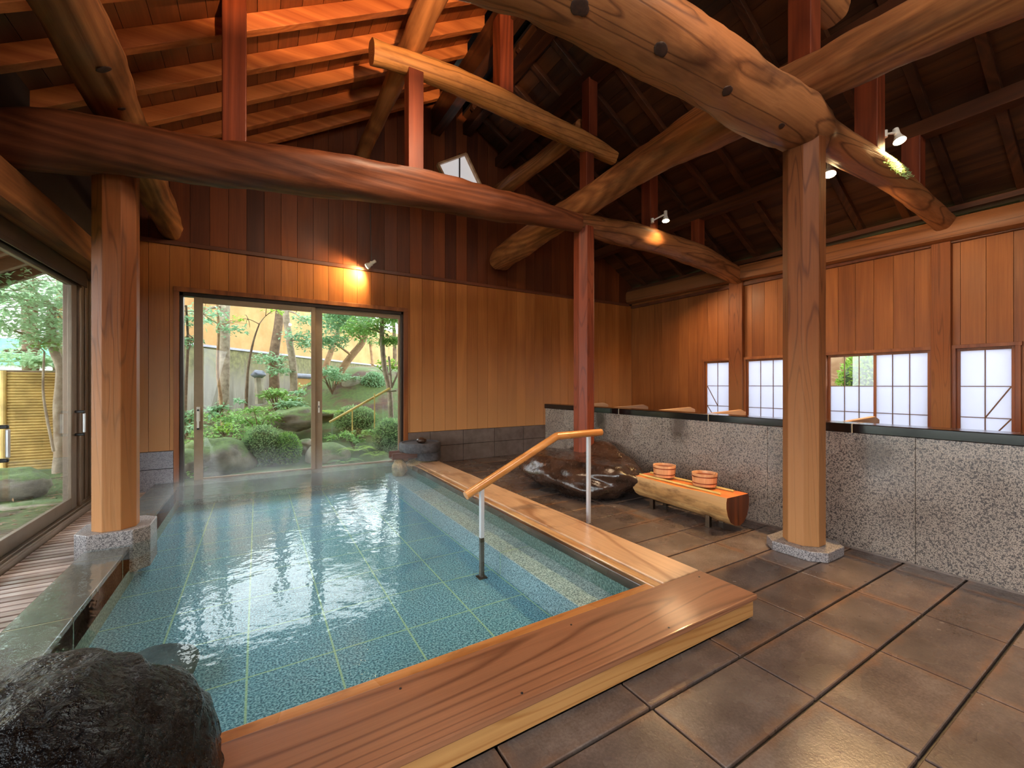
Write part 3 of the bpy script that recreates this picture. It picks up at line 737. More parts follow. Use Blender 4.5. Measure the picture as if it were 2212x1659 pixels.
def handle(parent, p, out, z0, z1, name='pull_handle'):
    """bow handle: black ends and a pale grip; out = direction away from the leaf"""
    p = Vector(p); out = Vector(out)
    q = MB()
    for z in (z0, z1): q.bar(Vector((p.x, p.y, z)), Vector((p.x, p.y, z)) + out * .07, .026, .026)
    h = q.build(name, M['black'], parent, bevel=.006)
    q = MB(); e = p + out * .066; q.bar((e.x, e.y, z0 + .018), (e.x, e.y, z1 - .018), .024, .02, (1, 0, 0)); q.build('grip', M['metal'], h, bevel=.005)
for i, (a, b) in enumerate(((4.20, 5.80), (2.60, 4.26), (1.0, 2.66), (-.6, 1.06))):
    xx = XL - .01 - .03 * (i % 2)
    q = MB(); w = .1 
    q.box(xx, xx + .03, a, a + w, .05, 2.3); q.box(xx, xx + .03, b - w - .04, b, .05, 2.3)
    q.box(xx, xx + .03, a + w, b - w - .04, .05, .165); q.box(xx, xx + .03, a + w, b - w - .04, 2.21, 2.3)
    s = q.build('sash', M['bronze'], d2, bevel=.004)
    g = MB(); g.box(xx + .012, xx + .018, a + w, b - w - .04, .165, 2.21); g.build('glass_pane', M['glass'], s)
    if i == 0:
        handle(s, (xx + .03, b - .05, 0), (1, 0, 0), .765, .99); handle(s, (xx + .03, a + .06, 0), (1, 0, 0), .735, .965)
# deck of slats
q = MB(); y = -.6
while y < 6.44:
    q.box(-1.44, -1.06, y, y + .056, -.03, .0); y += .075
for xx in (-1.40, -1.12): q.box(xx, xx + .04, -.6, 6.44, -.07, -.03)
tag(q.build('slatted_deck', M['deck'], loc=(-1.25, 3, -.03), bevel=.002, bseg=1), 'narrow slatted wooden drain deck between the glass door and the pool rim', 'deck')

# ---- back door
d1 = sroot('door_1', (.57, YB, 0), 'wide sliding glass door to the garden in the back wall')
q = MB()
q.box(-.869, -.815, YB - .02, YB + .12, -.05, 2.449); q.box(1.945, 2.014, YB - .02, YB + .12, -.05, 2.449); q.box(-.869, 2.014, YB - .025, YB + .12, 2.39, 2.449)
q.build('door_casing', M['casing'], d1, bevel=.004)
q = MB(); q.box(-.815, -.777, YB, YB + .11, 0, 2.39); q.box(1.91, 1.945, YB, YB + .11, 0, 2.39); q.box(-.815, 1.945, YB, YB + .11, 2.345, 2.39); q.box(-.815, 1.945, YB, YB + .11, -.05, .055)
q.build('door_frame', M['bronze_d'], d1, bevel=.003)
q = MB(); yy = YB + .015
q.box(-.674, -.582, yy, yy + .03, .05, 2.35); q.box(.645, .70, yy, yy + .03, .05, 2.35); q.box(-.582, .645, yy, yy + .03, 2.275, 2.35); q.box(-.582, .645, yy, yy + .03, .05, .09)
s1 = q.build('sash', M['gold'], d1, bevel=.003)
g = MB(); g.box(-.582, .645, yy + .012, yy + .018, .09, 2.275); g.build('glass_pane', M['glass'], s1)
q = MB(); q.box(-.648, -.61, yy - .012, yy, .80, .98); pl = q.build('handle_plate', M['white'], s1, bevel=.003)
q = MB(); q.box(-.64, -.618, yy - .05, yy - .012, .92, .95); q.box(-.64, -.618, yy - .05, yy - .012, .70, .73); q.build('door_handle', M['black'], s1, bevel=.004)
q = MB(); q.box(-.64, -.618, yy - .052, yy - .035, .72, .93); q.build('grip', M['white'], s1, bevel=.003)
q = MB(); yy = YB + .055
q.box(.70, .793, yy, yy + .03, .05, 2.35); q.box(1.88, 1.92, yy, yy + .03, .05, 2.35); q.box(.793, 1.88, yy, yy + .03, 2.28, 2.35); q.box(.793, 1.88, yy, yy + .03, .05, .09)
s2 = q.build('sash', M['gold'], d1, bevel=.003)
g = MB(); g.box(.793, 1.88, yy + .012, yy + .018, .09, 2.28); g.build('glass_pane', M['glass'], s2)
q = MB(); q.box(.735, .76, yy - .008, yy, .86, 1.02); lk = q.build('lock_plate', M['white'], s2, bevel=.002)
q = MB(); q.box(.742, .753, yy - .012, yy - .008, .93, .96); q.build('keyhole', M['black'], s2)
g = MB(); g.box(-.777, -.674, YB + .07, YB + .076, .055, 2.345); g.build('glass_strip', M['glass'], d1)

# ---- diamond window in the gable (square turned to the roof pitch)
dw = sroot('window_5', (2.99, YB, 4.4), 'small diamond shaped window high in the gable')
ap = Vector((2.99, YB - .06, 5.12)); e1 = Vector((-.853, 0, -.522)); e2 = Vector((.515, 0, -.857)); sd = .58
cs = [ap, ap + e1 * sd, ap + e1 * sd + e2 * sd, ap + e2 * sd]
q = MB()
for i in range(4):
    a, b = cs[i], cs[(i + 1) % 4]; q.bar(a + Vector((0, .035, 0)), b + Vector((0, .035, 0)), .10, .03, (b - a).cross(Vector((0, 1, 0))))
q.build('window_frame', M['dividerm'], dw, bevel=.003)
q = MB(); vs = [c + Vector((0, .056, 0)) for c in cs]; q.add(vs + [v + Vector((0, .005, 0)) for v in vs], [(0, 1, 2, 3), (7, 6, 5, 4)])
q.build('frosted_pane', emis('self_lit_gable_pane', lin(222, 222, 226), .55), dw)  # pane glows by itself in place of daylight from outside
cen = sum(cs, Vector()) / 4
q = MB(); q.box(cen.x - .012, cen.x + .012, YB - .012, YB - .004, cen.z - .40, cen.z + .40); q.build('muntin', M['bronze_d'], dw)

# ---- pool
pb = sroot('pool_basin', (.5, 4, -.2), 'sunken blue tiled bath basin')
q = MB(); q.box(-.80, 1.60, 1.6, 6.37, -.26, -.20); q.build('basin_floor', M['poolfloor'], pb)
q = MB(); q.box(1.59, 1.90, 1.6, 6.37, -.26, -.03); q.build('seat_step', M['poolstep'], pb, bevel=.006)
q = MB(); q.box(-.84, -.80, 1.4, 6.40, -.26, .045); q.box(-.8, 2.0, 6.34, 6.38, -.26, .045); q.box(1.856, 1.9, 1.6, 6.37, -.03, .06); q.box(-.8, 1.9, 1.62, 1.662, -.26, .06); q.build('basin_wall', M['poolwall'], pb)
q = MB(); 
ys = [1.2, 2.08, 2.86 + .13, 3.93, 4.86, 5.85, 6.20]
for a, b in zip([1.2, 2.1, 2.985, 3.9, 4.85, 5.75], [2.1, 2.985, 3.9, 4.85, 5.75, 6.20]): q.box(-1.05, -.80, a + .004, b - .004, -.1, .072)
q.box(-1.05, 2.0, 6.205, 6.48, -.1, .072)
rim = q.build('rim_stone', M['rimstone'], pb, bevel=.004)
q = MB(); q.box(-1.045, -.803, 1.2, 6.3, -.1, .069); q.build('rim_joint', M['joint'], pb)
q = MB(); q.add([(-1.035, 1.66, .085), (1.875, 1.66, .085), (1.875, 6.47, .085), (-1.035, 6.47, .085)], [(0, 1, 2, 3)])
o = q.build('bath_water', M['water'], loc=(.5, 4, .085)); tag(o, 'clear turquoise hot spring water filling the bath', 'water', None, 'stuff')

# ---- wooden ledges
t = thing('bath_ledge', 'wide reddish plank ledge along the near edge of the bath', 'ledge', (1, 1.42, 0))
q = MB(); q.box(-.32, 2.284, 1.252, 1.595, .105, .135); q.build('top_plank', M['plank_top'], t, bevel=.006)
q = MB(); q.box(-.32, 2.276, 1.27, 1.30, .012, .105); q.box(2.25, 2.276, 1.30, 1.59, .012, .105); q.build('side_board', M['plank_side'], t, bevel=.003)
q = MB(); q.box(-.32, 1.92, 1.596, 1.672, .05, .118); q.build('inner_strip', M['plank_strip'], t, bevel=.006)
for k in range(4): q = MB(); q.box(-.3 + k * .8, -.2 + k * .8, 1.34, 1.56, 0, .105); q.build('support_block', M['blackedge'], t)
for k, x in enumerate((.1, .45, .82, 1.25, 1.62, 2.2)):
    q = MB(); q.lathe((x, 1.29 + .25 * (k % 2), .135), [(.005, -.002), (.005, .0015)], 10); q.build('nail_head', M['black'], t)
t = thing('bath_ledge', 'pale worn plank ledge along the right side of the bath', 'ledge', (2.1, 3.8, 0))
q = MB(); q.box(1.966, 2.284, 1.60, 5.86, .105, .135); q.build('top_plank', M['plank_right'], t, bevel=.006)
q = MB(); q.box(1.90, 1.963, 1.60, 5.80, .06, .124); q.build('inner_strip', M['plank_rstrip'], t, bevel=.005)
q = MB(); q.box(1.862, 1.902, 1.60, 5.80, .05, .116); q.build('dark_edge', M['blackedge'], t, bevel=.006)
q = MB(); q.box(2.25, 2.276, 1.60, 5.86, .0, .105); q.box(1.97, 2.25, 5.8, 5.85, 0, .105); q.build('side_board', M['plank_side'], t)

# ---- handrail
t = thing('handrail', 'orange wooden handrail sloping into the bath on two steel posts', 'handrail', (2.0, 2.87, 0))
q = MB()
a, b, c = Vector((2.72, 2.92, .815)), Vector((2.17, 2.89, .815)), Vector((1.315, 2.84, .435))
rr = .033
q.tube([a, a + (b - a) * .97], rr, 14); q1 = q.build('top_rail', M['rail'], t); smooth_by_angle(q1, 50)
q = MB(); q.tube([b + (a - b) * .035, c], rr, 14); q1 = q.build('sloping_rail', M['rail'], t); smooth_by_angle(q1, 50)
q = MB(); q.box(2.555, 2.587, 2.905, 2.935, 0, .79); q.build('steel_post', M['metal'], t, bevel=.003)
q = MB(); q.box(1.433, 1.465, 2.83, 2.86, .10, .50); q.build('steel_post', M['metal'], t, bevel=.003)
q = MB(); q.box(1.434, 1.464, 2.831, 2.859, -.20, .10); q.box(1.415, 1.48, 2.81, 2.88, -.2, -.193); o = q.build('post_foot', M['metal_wet'], t); o['label'] = 'tarnished lower post under water'

# ---- granite partition
t = thing('granite_partition', 'speckled granite partition with a polished black cap', 'partition', (3.95, 2, 0))
q = MB(); cuts = [-2.5, -.6, .52, 1.05 - .0, 2.06, 3.05, 4.3, 5.446]
cuts = [-2.5, -1.2, .0, 1.06, 2.05, 3.2, 4.35, 5.446]
for a, b in zip(cuts, cuts[1:]): q.box(3.9, 4.02, a + .0012, b - .0012, 0, .885)
q.build('granite_panel', M['granite'], t, bevel=.001, bseg=1)
q = MB(); cc = [-2.5, .2, 1.42, 2.62, 3.85, 5.456]
for a, b in zip(cc, cc[1:]): q.box(3.885, 4.10, a + .002, b - .002, .885, .955)
q.build('cap_stone', M['blackcap'], t, bevel=.006)
q = MB(); q.box(3.896, 4.0, -2.4, 5.44, 0, .012); q.build('foot_seal', M['rimstone'], t)
q = MB()
for y in cc[1:-1]: q.box(3.888, 4.09, y - .003, y + .003, .887, .9555)
q.build('cap_joint', M['joint'], t)
for k, y in enumerate((4.95, 4.15, 3.4, 2.75, 1.55)):
    q = MB(); vs = []
    for yy in (y - .02, y + .02): vs += [(4.103, yy, .3), (4.75, yy, .3), (4.75, yy, .945), (4.66, yy, .975), (4.103, yy, .955)]
    q.add(vs, [(0, 1, 2, 3, 4), (9, 8, 7, 6, 5)] + [(i, i + 5, (i + 1) % 5 + 5, (i + 1) % 5) for i in range(5)])
    q.box(4.103, 4.74, y - .018, y + .018, 0, .3)
    tag(q.build('booth_divider', M['dividerm'], loc=(4.4, y, 0), bevel=.006), f'pale divider board just showing above the black cap, {ordn[k]} from the far end', 'divider', 'washing booth dividers behind the partition')

# ---- boulders inside
def midshape(w, p):
    w = w.copy()
    if p.z < 0: w.x *= 1 - .25 * (-p.z); w.y *= 1 - .22 * (-p.z)
    return w
b = blob((3.36, 4.02, .20), (.56, .94, .30), 3.2, .17, 1.4, 5, .19, .012, .015, midshape)
hump = []
for (x, y, z) in b.v:
    d = math.hypot((x - 3.74) / .26, (y - 3.95) / .62)
    if z > .2: z += .16 * max(0, 1 - d * d)
    if z < 0: z = 0
    if x > 3.885: x = 3.885
    hump.append((x, y, z))
b.v = hump
tag(b.build('black_boulder', M['brownrock'], loc=(3.4, 4, 0), smooth=True), 'wet black boulder carrying the middle post against the partition', 'boulder')
def bl(w, p):
    return w
b = blob((-.50, 1.48, .06), (.41, .60, .44), 5.4, .16, 1.2, 5, None, .035, .05)
b.v = [(x, y, max(z, -.25)) for x, y, z in b.v]
tag(b.build('black_boulder', M['blackrock'], loc=(-.56, 1.45, 0), smooth=True), 'big wet black boulder at the near left corner of the bath', 'boulder')
b = blob((-.45, 2.62, -.13), (.20, .24, .065), 2.1, .1, 1.3, 4, .05)
tag(b.build('sunken_stone', M['subrock'], loc=(-.36, 2.7, -.2), smooth=True), 'flat grey stone under the water behind the black boulder', 'stone')
q = MB(); q.box(-.5, -.2, 2.5, 2.8, -.2, -.14)

# ---- log bench, rails and buckets
t = thing('log_bench', 'half log bench with a flat orange top on small steel feet', 'bench', (3.53, 2.6, 0))
prof = [(-.165, .305), (-.175, .27), (-.172, .22), (-.15, .16), (-.11, .105), (-.05, .07), (.02, .058), (.08, .075), (.125, .12), (.15, .18), (.158, .25), (.15, .305)]
def benchpts(y, sx, dz):
    return [(3.52 + a * sx + .008 * noise.noise(Vector((a * 9, z * 9, y * 3))), y, z + dz * (z - .3) + .006 * noise.noise(Vector((a * 7, y * 5, z * 8)))) for a, z in prof]
q = MB(); ys = [2.09 + i * 1.05 / 14 for i in range(15)]; n = len(prof)
for i, y in enumerate(ys): q.v += benchpts(y, 1.0 - .06 * i / 14, .05 - .1 * i / 14)
for i in range(14):
    for k in range(n):
        k2 = (k + 1) % n
        q.f.append((i * n + k, (i + 1) * n + k, (i + 1) * n + k2, i * n + k2)); q.mi.append(1 if k == n - 1 else 0)
q.f.append(tuple(range(n))); q.mi.append(2); q.f.append(tuple(14 * n + k for k in range(n - 1, -1, -1))); q.mi.append(2)
o = q.build('log_body', [M['benchbark'], M['benchtop'], M['benchend']], t); smooth_by_angle(o, 45)
for y in (2.3, 2.92):
    q = MB()
    for xx in (3.40, 3.60):
        q = MB(); f = [(xx, 0), (xx + .035, 0), (xx + .035, .09), (xx + .029, .09), (xx + .029, .006), (xx + .006, .006), (xx + .006, .10), (xx, .10)]
        q.add([(a, y - .02, z) for a, z in f] + [(a, y + .02, z) for a, z in f], [tuple(range(8)), tuple(range(15, 7, -1))] + [(i, i + 8, (i + 1) % 8 + 8, (i + 1) % 8) for i in range(8)])
        q.build('steel_foot', M['metal_wet'], t)
for (x0, x1, lab) in ((3.435, 3.41, 'front bamboo rod lying along the log bench'), (3.60, 3.60, 'rear bamboo rod lying along the log bench')):
    q = MB(); q.tube([(x0, 3.10, .316), (x1, 2.18, .316)], .010, 10)
    tag(q.build('bamboo_rod', M['bamboo'], loc=(x0, 2.6, .306), smooth=False), lab, 'rod')
def bucket(x, y, lab):
    z = .327
    t = thing('wash_bucket', lab, 'bucket', (x, y, z), 'wooden wash buckets on the log bench')
    q = MB(); q.lathe((x, y, z), [(.0, 0), (.098, 0), (.101, .004), (.110, .112), (.110, .116), (.103, .116), (.097, .09), (.094, .03), (0, .03)], 40)
    o = q.build('stave_body', M['bucket'], t); smooth_by_angle(o, 40)
    for zz in (.028, .088):
        r = .1005 + .009 * zz / .116
        q = MB(); q.lathe((x, y, z + zz), [(r - .001, -.005), (r + .0035, -.004), (r + .0035, .004), (r - .001, .005)], 40)
        q.build('hoop', M['hoop'], t)
bucket(3.535, 2.87, 'pale cypress bucket standing farther along the log bench')
bucket(3.535, 2.42, 'pale cypress bucket standing nearer along the log bench')

# ---- hot spring spout
t = thing('millstone_spout', 'stacked dark millstones with a wooden trough pouring into the bath', 'spout', (2.06, 6.02, .1))
q = MB(); q.lathe((2.06, 6.05, .28), [(0, 0), (.285, 0), (.30, .02), (.302, .11), (.29, .13), (.262, .132), (.25, .115), (0, .115)], 40); o = q.build('upper_millstone', M['millstone'], t); smooth_by_angle(o, 40)
q = MB(); q.lathe((2.17, 6.02, .15), [(0, 0), (.18, 0), (.19, .02), (.19, .12), (.18, .13), (0, .13)], 32); o = q.build('lower_millstone', M['millstone'], t); smooth_by_angle(o, 40)
q = MB(); q.box(1.62, 1.98, 5.93, 6.13, .20, .22); q.box(1.62, 1.98, 5.93, 5.95, .22, .285); q.box(1.62, 1.98, 6.11, 6.13, .22, .30); q.build('trough', M['trim'], t, bevel=.004)
b = blob((2.1, 6.02, .09), (.27, .2, .075), 8.3, .15, 1.6, 4); b.build('foot_stone', M['spoutrock'], t, smooth=True)
b = blob((1.73, 5.98, .06), (.10, .12, .14), 4.4, .2, 1.6, 4); b.build('crusted_rock', M['spoutrock'], t, smooth=True)
b = blob((2.08, 6.05, .43), (.075, .07, .045), 4.9, .15, 1.6, 3); tag(b.build('pebble', M['brownrock'], loc=(2.08, 6.05, .40), smooth=True), 'dark wet pebble lying on top of the millstone', 'pebble')

# ---- lamps
def aim(o, d):
    o.rotation_euler = Vector(d).to_track_quat('-Z', 'Y').to_euler()
def lamp(p, d, base, label, energy, size=.05, spot=1.9, col=(1, .62, .26), wire=None, blend=.6):
    """clamp spot lamp: clamp at base, jointed arm, socket, bell reflector, bulb"""
    p = Vector(p); d = Vector(d).normalized(); base = Vector(base)
    t = thing('spot_lamp', label, 'lamp', tuple(base), 'small white clamp lamps')
    ctr = p - d * .075
    q = MB(); q.tube([ctr - d * .075, ctr - d * .07, ctr + d * .01], [.016, .023, .023], 14); o = q.build('lamp_socket', M['white'], t); smooth_by_angle(o, 40)
    q = MB(); q.tube([ctr, ctr + d * .03, ctr + d * .055, p], [.024, .032, .043, .047], 20, cap=False); o = q.build('reflector', M['white'], t); smooth_by_angle(o, 40)
    q = MB(); q.tube([p - d * .03, p - d * .012, p + d * .004, p + d * .012], [.026, .040, .040, .02], 16); o = q.build('bulb', M['bulb'], t, smooth=True)
    q = MB()
    mid = base + (ctr - d * .03 - base) * .55
    q.tube([base, mid], .010, 8); q.tube([mid, ctr - d * .03], .012, 8); q.build('arm', M['white'], t)
    q = MB(); q.tube([base - Vector((0, 0, .03)), base + Vector((0, 0, .03))], .022, 12); q.build('clamp', M['white'], t)
    if wire:
        q = MB(); q.tube([base, wire], .004, 6); q.build('cord', M['black'], t)
    l = bpy.data.lights.new('lamp_light', 'SPOT'); l.energy = energy; l.color = col; l.spot_size = spot; l.spot_blend = blend; l.shadow_soft_size = size
    lo = bpy.data.objects.new('lamp_light', l); C.objects.link(lo); lo.location = p + d * .03; aim(lo, d)
lamp((1.355, 6.30, 2.965), (-.75, .55, -.55), (1.43, 6.36, 3.03), 'small lamp hanging on a cord before the back wall above the door', 80, col=(1, .70, .30), spot=2.4, wire=(1.41, 6.36, 3.9))
lamp((4.76, 3.84, 3.485), (-.1, -.1, -.8), (4.67, 3.99, 3.52), 'small lamp clamped above the drooping log by the middle post', 60, spot=2.2)
lamp((4.98, 1.46, 3.46), (-.2, -.25, -.85), (4.86, 1.53, 3.52), 'bright lamp clamped on the strut above the largest log', 200, spot=2.2)
lamp((4.42, 1.78, 3.15), (-.3, -.12, -.9), (4.38, 1.73, 3.30), 'half hidden lamp peeping out below the largest log by the right post', 400, spot=2.2)

lamp((.74, .50, 2.85), (.12, 3.8, 2.35), (.72, .2, 2.75), 'flood lamp by the near log, its glare mirrored in the back door glass', 1500, spot=1.0, blend=.85, col=(1, .62, .32))
# moss on the big log under the bright lamp
q = MB(); rnd = random.Random(3)
for k in range(700):
    x = rnd.gauss(5.0, .14); a = rnd.uniform(.1, 1.0) * PI * .55 + .1
    nn = Vector((0, -math.sin(a), math.cos(a) * .9 - .1)).normalized()
    p = Vector((x, 1.6, 3.24)) + nn * .108
    q.leaf(p, nn + Vector((rnd.gauss(0, .6), rnd.gauss(0, .6), rnd.gauss(0, .6))), Vector((1, 0, 0)), .03, .008)
o = q.build('moss_patch', M['leaf4'], L1); o['kind'] = 'stuff'

# ------------------------------------------------------------------ outside
def gz(x, y):
    if -1.72 < x < 7.1 and y < 6.62: return -.6
    if y < 6.6: return -.05
    s = lambda v, a, b: (lambda t: t * t * (3 - 2 * t))(min(1, max(0, (v - a) / (b - a))))
    r = s(y, 7.3, 12.2) * (.55 + 1.25 * s(x, -.3, 2.4)) * s(x, -2.6, -1.2) + .05 * noise.noise(Vector((x * 1.3, y * 1.3, 0)))
    return r - .02
q = MB(); nx, ny = 110, 110; xs = [-12 + i * 30 / nx for i in range(nx + 1)]; ysx = [-8 + j * 36 / ny for j in range(ny + 1)]
xs = sorted(set(xs + [-1.73, -1.715, 7.09, 7.11])); ysx = sorted(set(ysx + [6.61, 6.63]))
for y in ysx:
    for x in xs: q.v.append((x, y, gz(x, y)))
w = len(xs)
for j in range(len(ysx) - 1):
    for i in range(w - 1): q.f.append((j * w + i, j * w + i + 1, (j + 1) * w + i + 1, (j + 1) * w + i)); q.mi.append(0)
struct('ground', q, M['soil'], 'mossy leaf strewn garden soil outside the glass', smooth=True)

# retaining wall with rendered wall above
A = Vector((-3.0, 10.9, 0)); B = Vector((8.0, 26.2, 0)); dr = (B - A).normalized(); nr = Vector((dr.y, -dr.x, 0))
def wallbox(mb, z0, z1, off, th):
    a = A + nr * off; b = B + nr * off
    vs = []
    for z in (z0, z1):
        for p in (a, b, b - nr * th, a - nr * th): vs.append((p.x, p.y, z))
    mb.add(vs, [(3, 2, 1, 0), (4, 5, 6, 7), (0, 1, 5, 4), (1, 2, 6, 5), (2, 3, 7, 6), (3, 0, 4, 7)])
gw = thing('garden_wall', 'tall garden wall, mossy concrete below and ochre render above', 'wall', (1, 17, 0), None, 'structure')
q = MB(); wallbox(q, -.3, 2.24, 0, .3); q.build('concrete_base', M['concrete'], gw)
q = MB(); wallbox(q, 2.24, 2.30, .04, .3); q.build('coping', M['granite_w'], gw)
q = MB(); wallbox(q, 2.30, 4.3, -.03, .2); q.build('rendered_wall', M['plaster'], gw)

def cam_pt(u, v, y=None, z=None):
    """a point of the garden from its bearing and height, measured on the plan"""
    a = (u - 1106) / 912; s, c = .51643, .85634
    b = (832 - v) / 912; d = Vector((s + c * a, c - s * a, b))
    t = y / d.y if y is not None else (z - 1.25) / d.z
    return Vector((0, 0, 1.25)) + d * t
def trunk(pts, r0, r1, n=10):
    m = MB(); rows = catmull([tuple(p) for p in pts], 5)
    m.tube(rows, [r0 + (r1 - r0) * i / (len(rows) - 1) for i in range(len(rows))], n, shape=lambda i, a: 1 + .12 * noise.noise(Vector((i * .5, math.cos(a), math.sin(a)))))
    return m
def leaves(cl, n, L, rnd, flat=.5, jit=.8):
    m = MB()
    for k in range(n):
        c, r = cl[rnd.randrange(len(cl))]
        v = Vector((rnd.gauss(0, 1), rnd.gauss(0, 1), rnd.gauss(0, flat))).normalized() * r * rnd.random() ** .5
        d = Vector((rnd.gauss(0, 1), rnd.gauss(0, 1), rnd.gauss(-.2, .4)))
        l = L * rnd.uniform(.6, 1.3)
        m.leaf(Vector(c) + Vector((v.x, v.y, v.z * .6)), d, Vector((rnd.gauss(0, .35), rnd.gauss(0, .35), 1)), l, l * .48)
    return m
def tree(name, label, cat, tp, r0, r1, clusters, nleaf, L, leaf, bark, seed, group='trees in the garden', twigs=True):
    rnd = random.Random(seed); base = Vector(tp[0]); base.z -= .1
    t = thing(name, label, cat, tuple(base), group)
    pts = [base] + [Vector(p) for p in tp[1:]]
    m = trunk(pts, r0, r1); 
    for c, r in clusters:
        c = Vector(c); j = min(range(len(pts)), key=lambda i: (pts[i] - c).length); s = pts[j]
        mid = (s + c) / 2 + Vector((rnd.gauss(0, .1), rnd.gauss(0, .1), .05))
        m.tube(catmull([tuple(s), tuple(mid), tuple(c)], 4), [max(r1 * .45, .01) * (1 - .09 * i) for i in range(9)], 6)
        if twigs:
            for k in range(3):
                e = c + Vector((rnd.gauss(0, r * .6), rnd.gauss(0, r * .6), rnd.gauss(0, r * .4)))
                m.tube([tuple(mid), tuple((mid + e) / 2 + Vector((0, 0, .04))), tuple(e)], [.008, .006, .003], 5)
    o = m.build('trunk', bark, t); smooth_by_angle(o, 60)
    if nleaf: leaves(clusters, nleaf, L, rnd).build('foliage', leaf, t)
    return t
P = cam_pt
# trees behind the back door, by bearing: foot first
tree('tree', 'pale thick straight tree trunk seen through the left pane of the back door', 'tree', [P(482, 893, 10.5), P(484, 800, 10.5), P(486, 660, 10.5), P(488, 520, 10.5)], .105, .085,
     [(P(440, 690, 10.2), .45)], 200, .10, M['leaf2'], M['bark'], 11)
tree('tree', 'thin crooked young tree just left of the pale thick trunk', 'tree', [P(481, 908, 9.6), P(477, 860, 9.6), P(470, 800, 9.6), P(472, 700, 9.6), P(464, 600, 9.6)], .03, .02,
     [(P(448, 672, 9.4), .35), (P(500, 712, 9.4), .25)], 260, .09, M['leaf2'], M['bark_r'], 12)
tree('tree', 'bare grey sapling left of the stone pillar', 'tree', [P(531, 880, 10), P(533, 845, 10), P(537, 790, 10), P(548, 735, 10), P(560, 700, 10)], .035, .012,
     [(P(590, 672, 10), .25), (P(515, 690, 10), .2)], 70, .09, M['leaf3'], M['bark_d'], 13)
tree('tree', 'dark leaning tree trunk behind the shrubs in the left pane', 'tree', [P(594, 850, 12), P(592, 770, 12), P(603, 690, 12), P(612, 580, 12)], .12, .09,
     [(P(585, 775, 11.6), .35), (P(605, 800, 11.4), .3)], 420, .10, M['leaf2'], M['bark_d'], 14)
tree('tree', 'white barked slanting tree right of the dark leaning trunk', 'tree', [P(634, 858, 11.5), P(634, 800, 11.5), P(625, 735, 11.5), P(616, 670, 11.5), P(606, 580, 11.5)], .085, .07,
     [(P(645, 725, 11), .40), (P(668, 745, 11), .35), (P(660, 690, 11), .3)], 620, .10, M['leaf2'], M['bark'], 15)
tree('tree', 'thick slanting tan trunk with a sawn off branch in the right pane', 'tree', [P(727, 850, 11), P(734, 808, 11), P(760, 768, 11), P(785, 735, 11), P(800, 680, 11)], .10, .07,
     [(P(740, 705, 10.6), .55), (P(775, 690, 10.6), .5), (P(710, 735, 10.4), .45), (P(760, 670, 10.2), .6), (P(725, 680, 10), .5)], 3600, .10, M['leaf2'], M['bark_r'], 16)
tree('tree', 'slanting trunk cut by the middle frame of the back door', 'tree', [P(690, 850, 12), P(703, 795, 12), P(722, 740, 12), P(738, 690, 12)], .085, .06,
     [(P(720, 690, 11.5), .4)], 300, .10, M['leaf1'], M['bark_r'], 17)
tree('tree', 'furrowed grey tree with a leafy crown at the right end of the back door', 'tree', [P(846, 925, 8.6), P(842, 850, 8.6), P(830, 790, 8.6), P(825, 720, 8.6), P(828, 640, 8.6)], .055, .045,
     [(P(800, 700, 8.6), .5), (P(850, 690, 8.6), .4), (P(830, 660, 8.6), .5), (P(845, 735, 8.6), .25), (P(780, 715, 8.8), .4), (P(860, 665, 8.4), .4)], 3200, .08, M['leaf1'], M['bark'], 18)
tree('tree', 'clump of slender tan stems on the terrace', 'tree', [P(806, 806, 13.5), P(804, 780, 13.5), P(799, 740, 13.5)], .05, .03,
     [(P(815, 742, 13.5), .25), (P(790, 735, 13.5), .3), (P(806, 720, 13.5), .4)], 260, .11, M['leaf4'], M['bark_r'], 19)
tree('tree', 'distant brown trunk near the right end of the wall', 'tree', [P(852, 800, 15), P(853, 760, 15), P(850, 690, 15)], .08, .06, [(P(850, 690, 14.5), .5)], 300, .12, M['leaf1'], M['bark_d'], 20)
# stone pillar with a cap
bp = P(563, 872, 10.2); t = thing('stone_pillar', 'narrow grey stone pillar with a dark cap in the garden', 'pillar', tuple(bp))
q = MB(); tp = P(558, 815, 10.2); q.tube([bp, (bp + tp) / 2, tp], [.10, .085, .075], 6); q.build('shaft', M['paleboulder'], t)
b = blob(tp + Vector((0, 0, .06)), (.13, .12, .09), 3.3, .2, 1.5, 3); b.build('cap', M['tilecap'], t, smooth=True)
# tiled wall cap far right of the left pane
a = P(640, 812, 13.5); b_ = P(688, 815, 13.2); q = MB(); q.tube([a, b_], .08, 10); t = thing('tiled_wall', 'low tan wall with a grey tile ridge beyond the trees', 'wall', tuple((a + b_) / 2 - Vector((0, 0, .9))))
q.build('tile_ridge', M['tilecap'], t); q = MB(); q.bar(a - Vector((0, 0, .5)), b_ - Vector((0, 0, .5)), .08, .95); q.build('wall_body', M['plaster'], t)
def rock(name, label, c, rad, seed, mat, amp=.2, cat='boulder', group='garden boulders', rot=0, lum=.04, flat=None):
    b = blob((0, 0, 0), rad, seed, amp, 1.3, 4, flat, .02, lum)
    R = Matrix.Rotation(rot, 3, 'Z'); c = Vector(c)
    b.v = [tuple(R @ Vector(v) + c) for v in b.v]
    return tag(b.build(name, mat, loc=(c.x, c.y, c.z - rad[2]), smooth=True), label, cat, group)
rock('boulder', 'broad mossy boulder outside the back door at its lower left', P(462, 1000, 7.6), (.50, .4, .36), 1.7, M['mossrock'])
rock('boulder', 'slab of mossy rock leaning up the slope behind the clipped bushes', P(640, 905, 9.0), (.5, .35, .22), 2.9, M['mossrock'], .25, rot=.5)
rock('boulder', 'pale rounded boulder low in the right pane of the back door', P(706, 985, 7.7), (.36, .34, .22), 3.8, M['paleboulder'], .12)
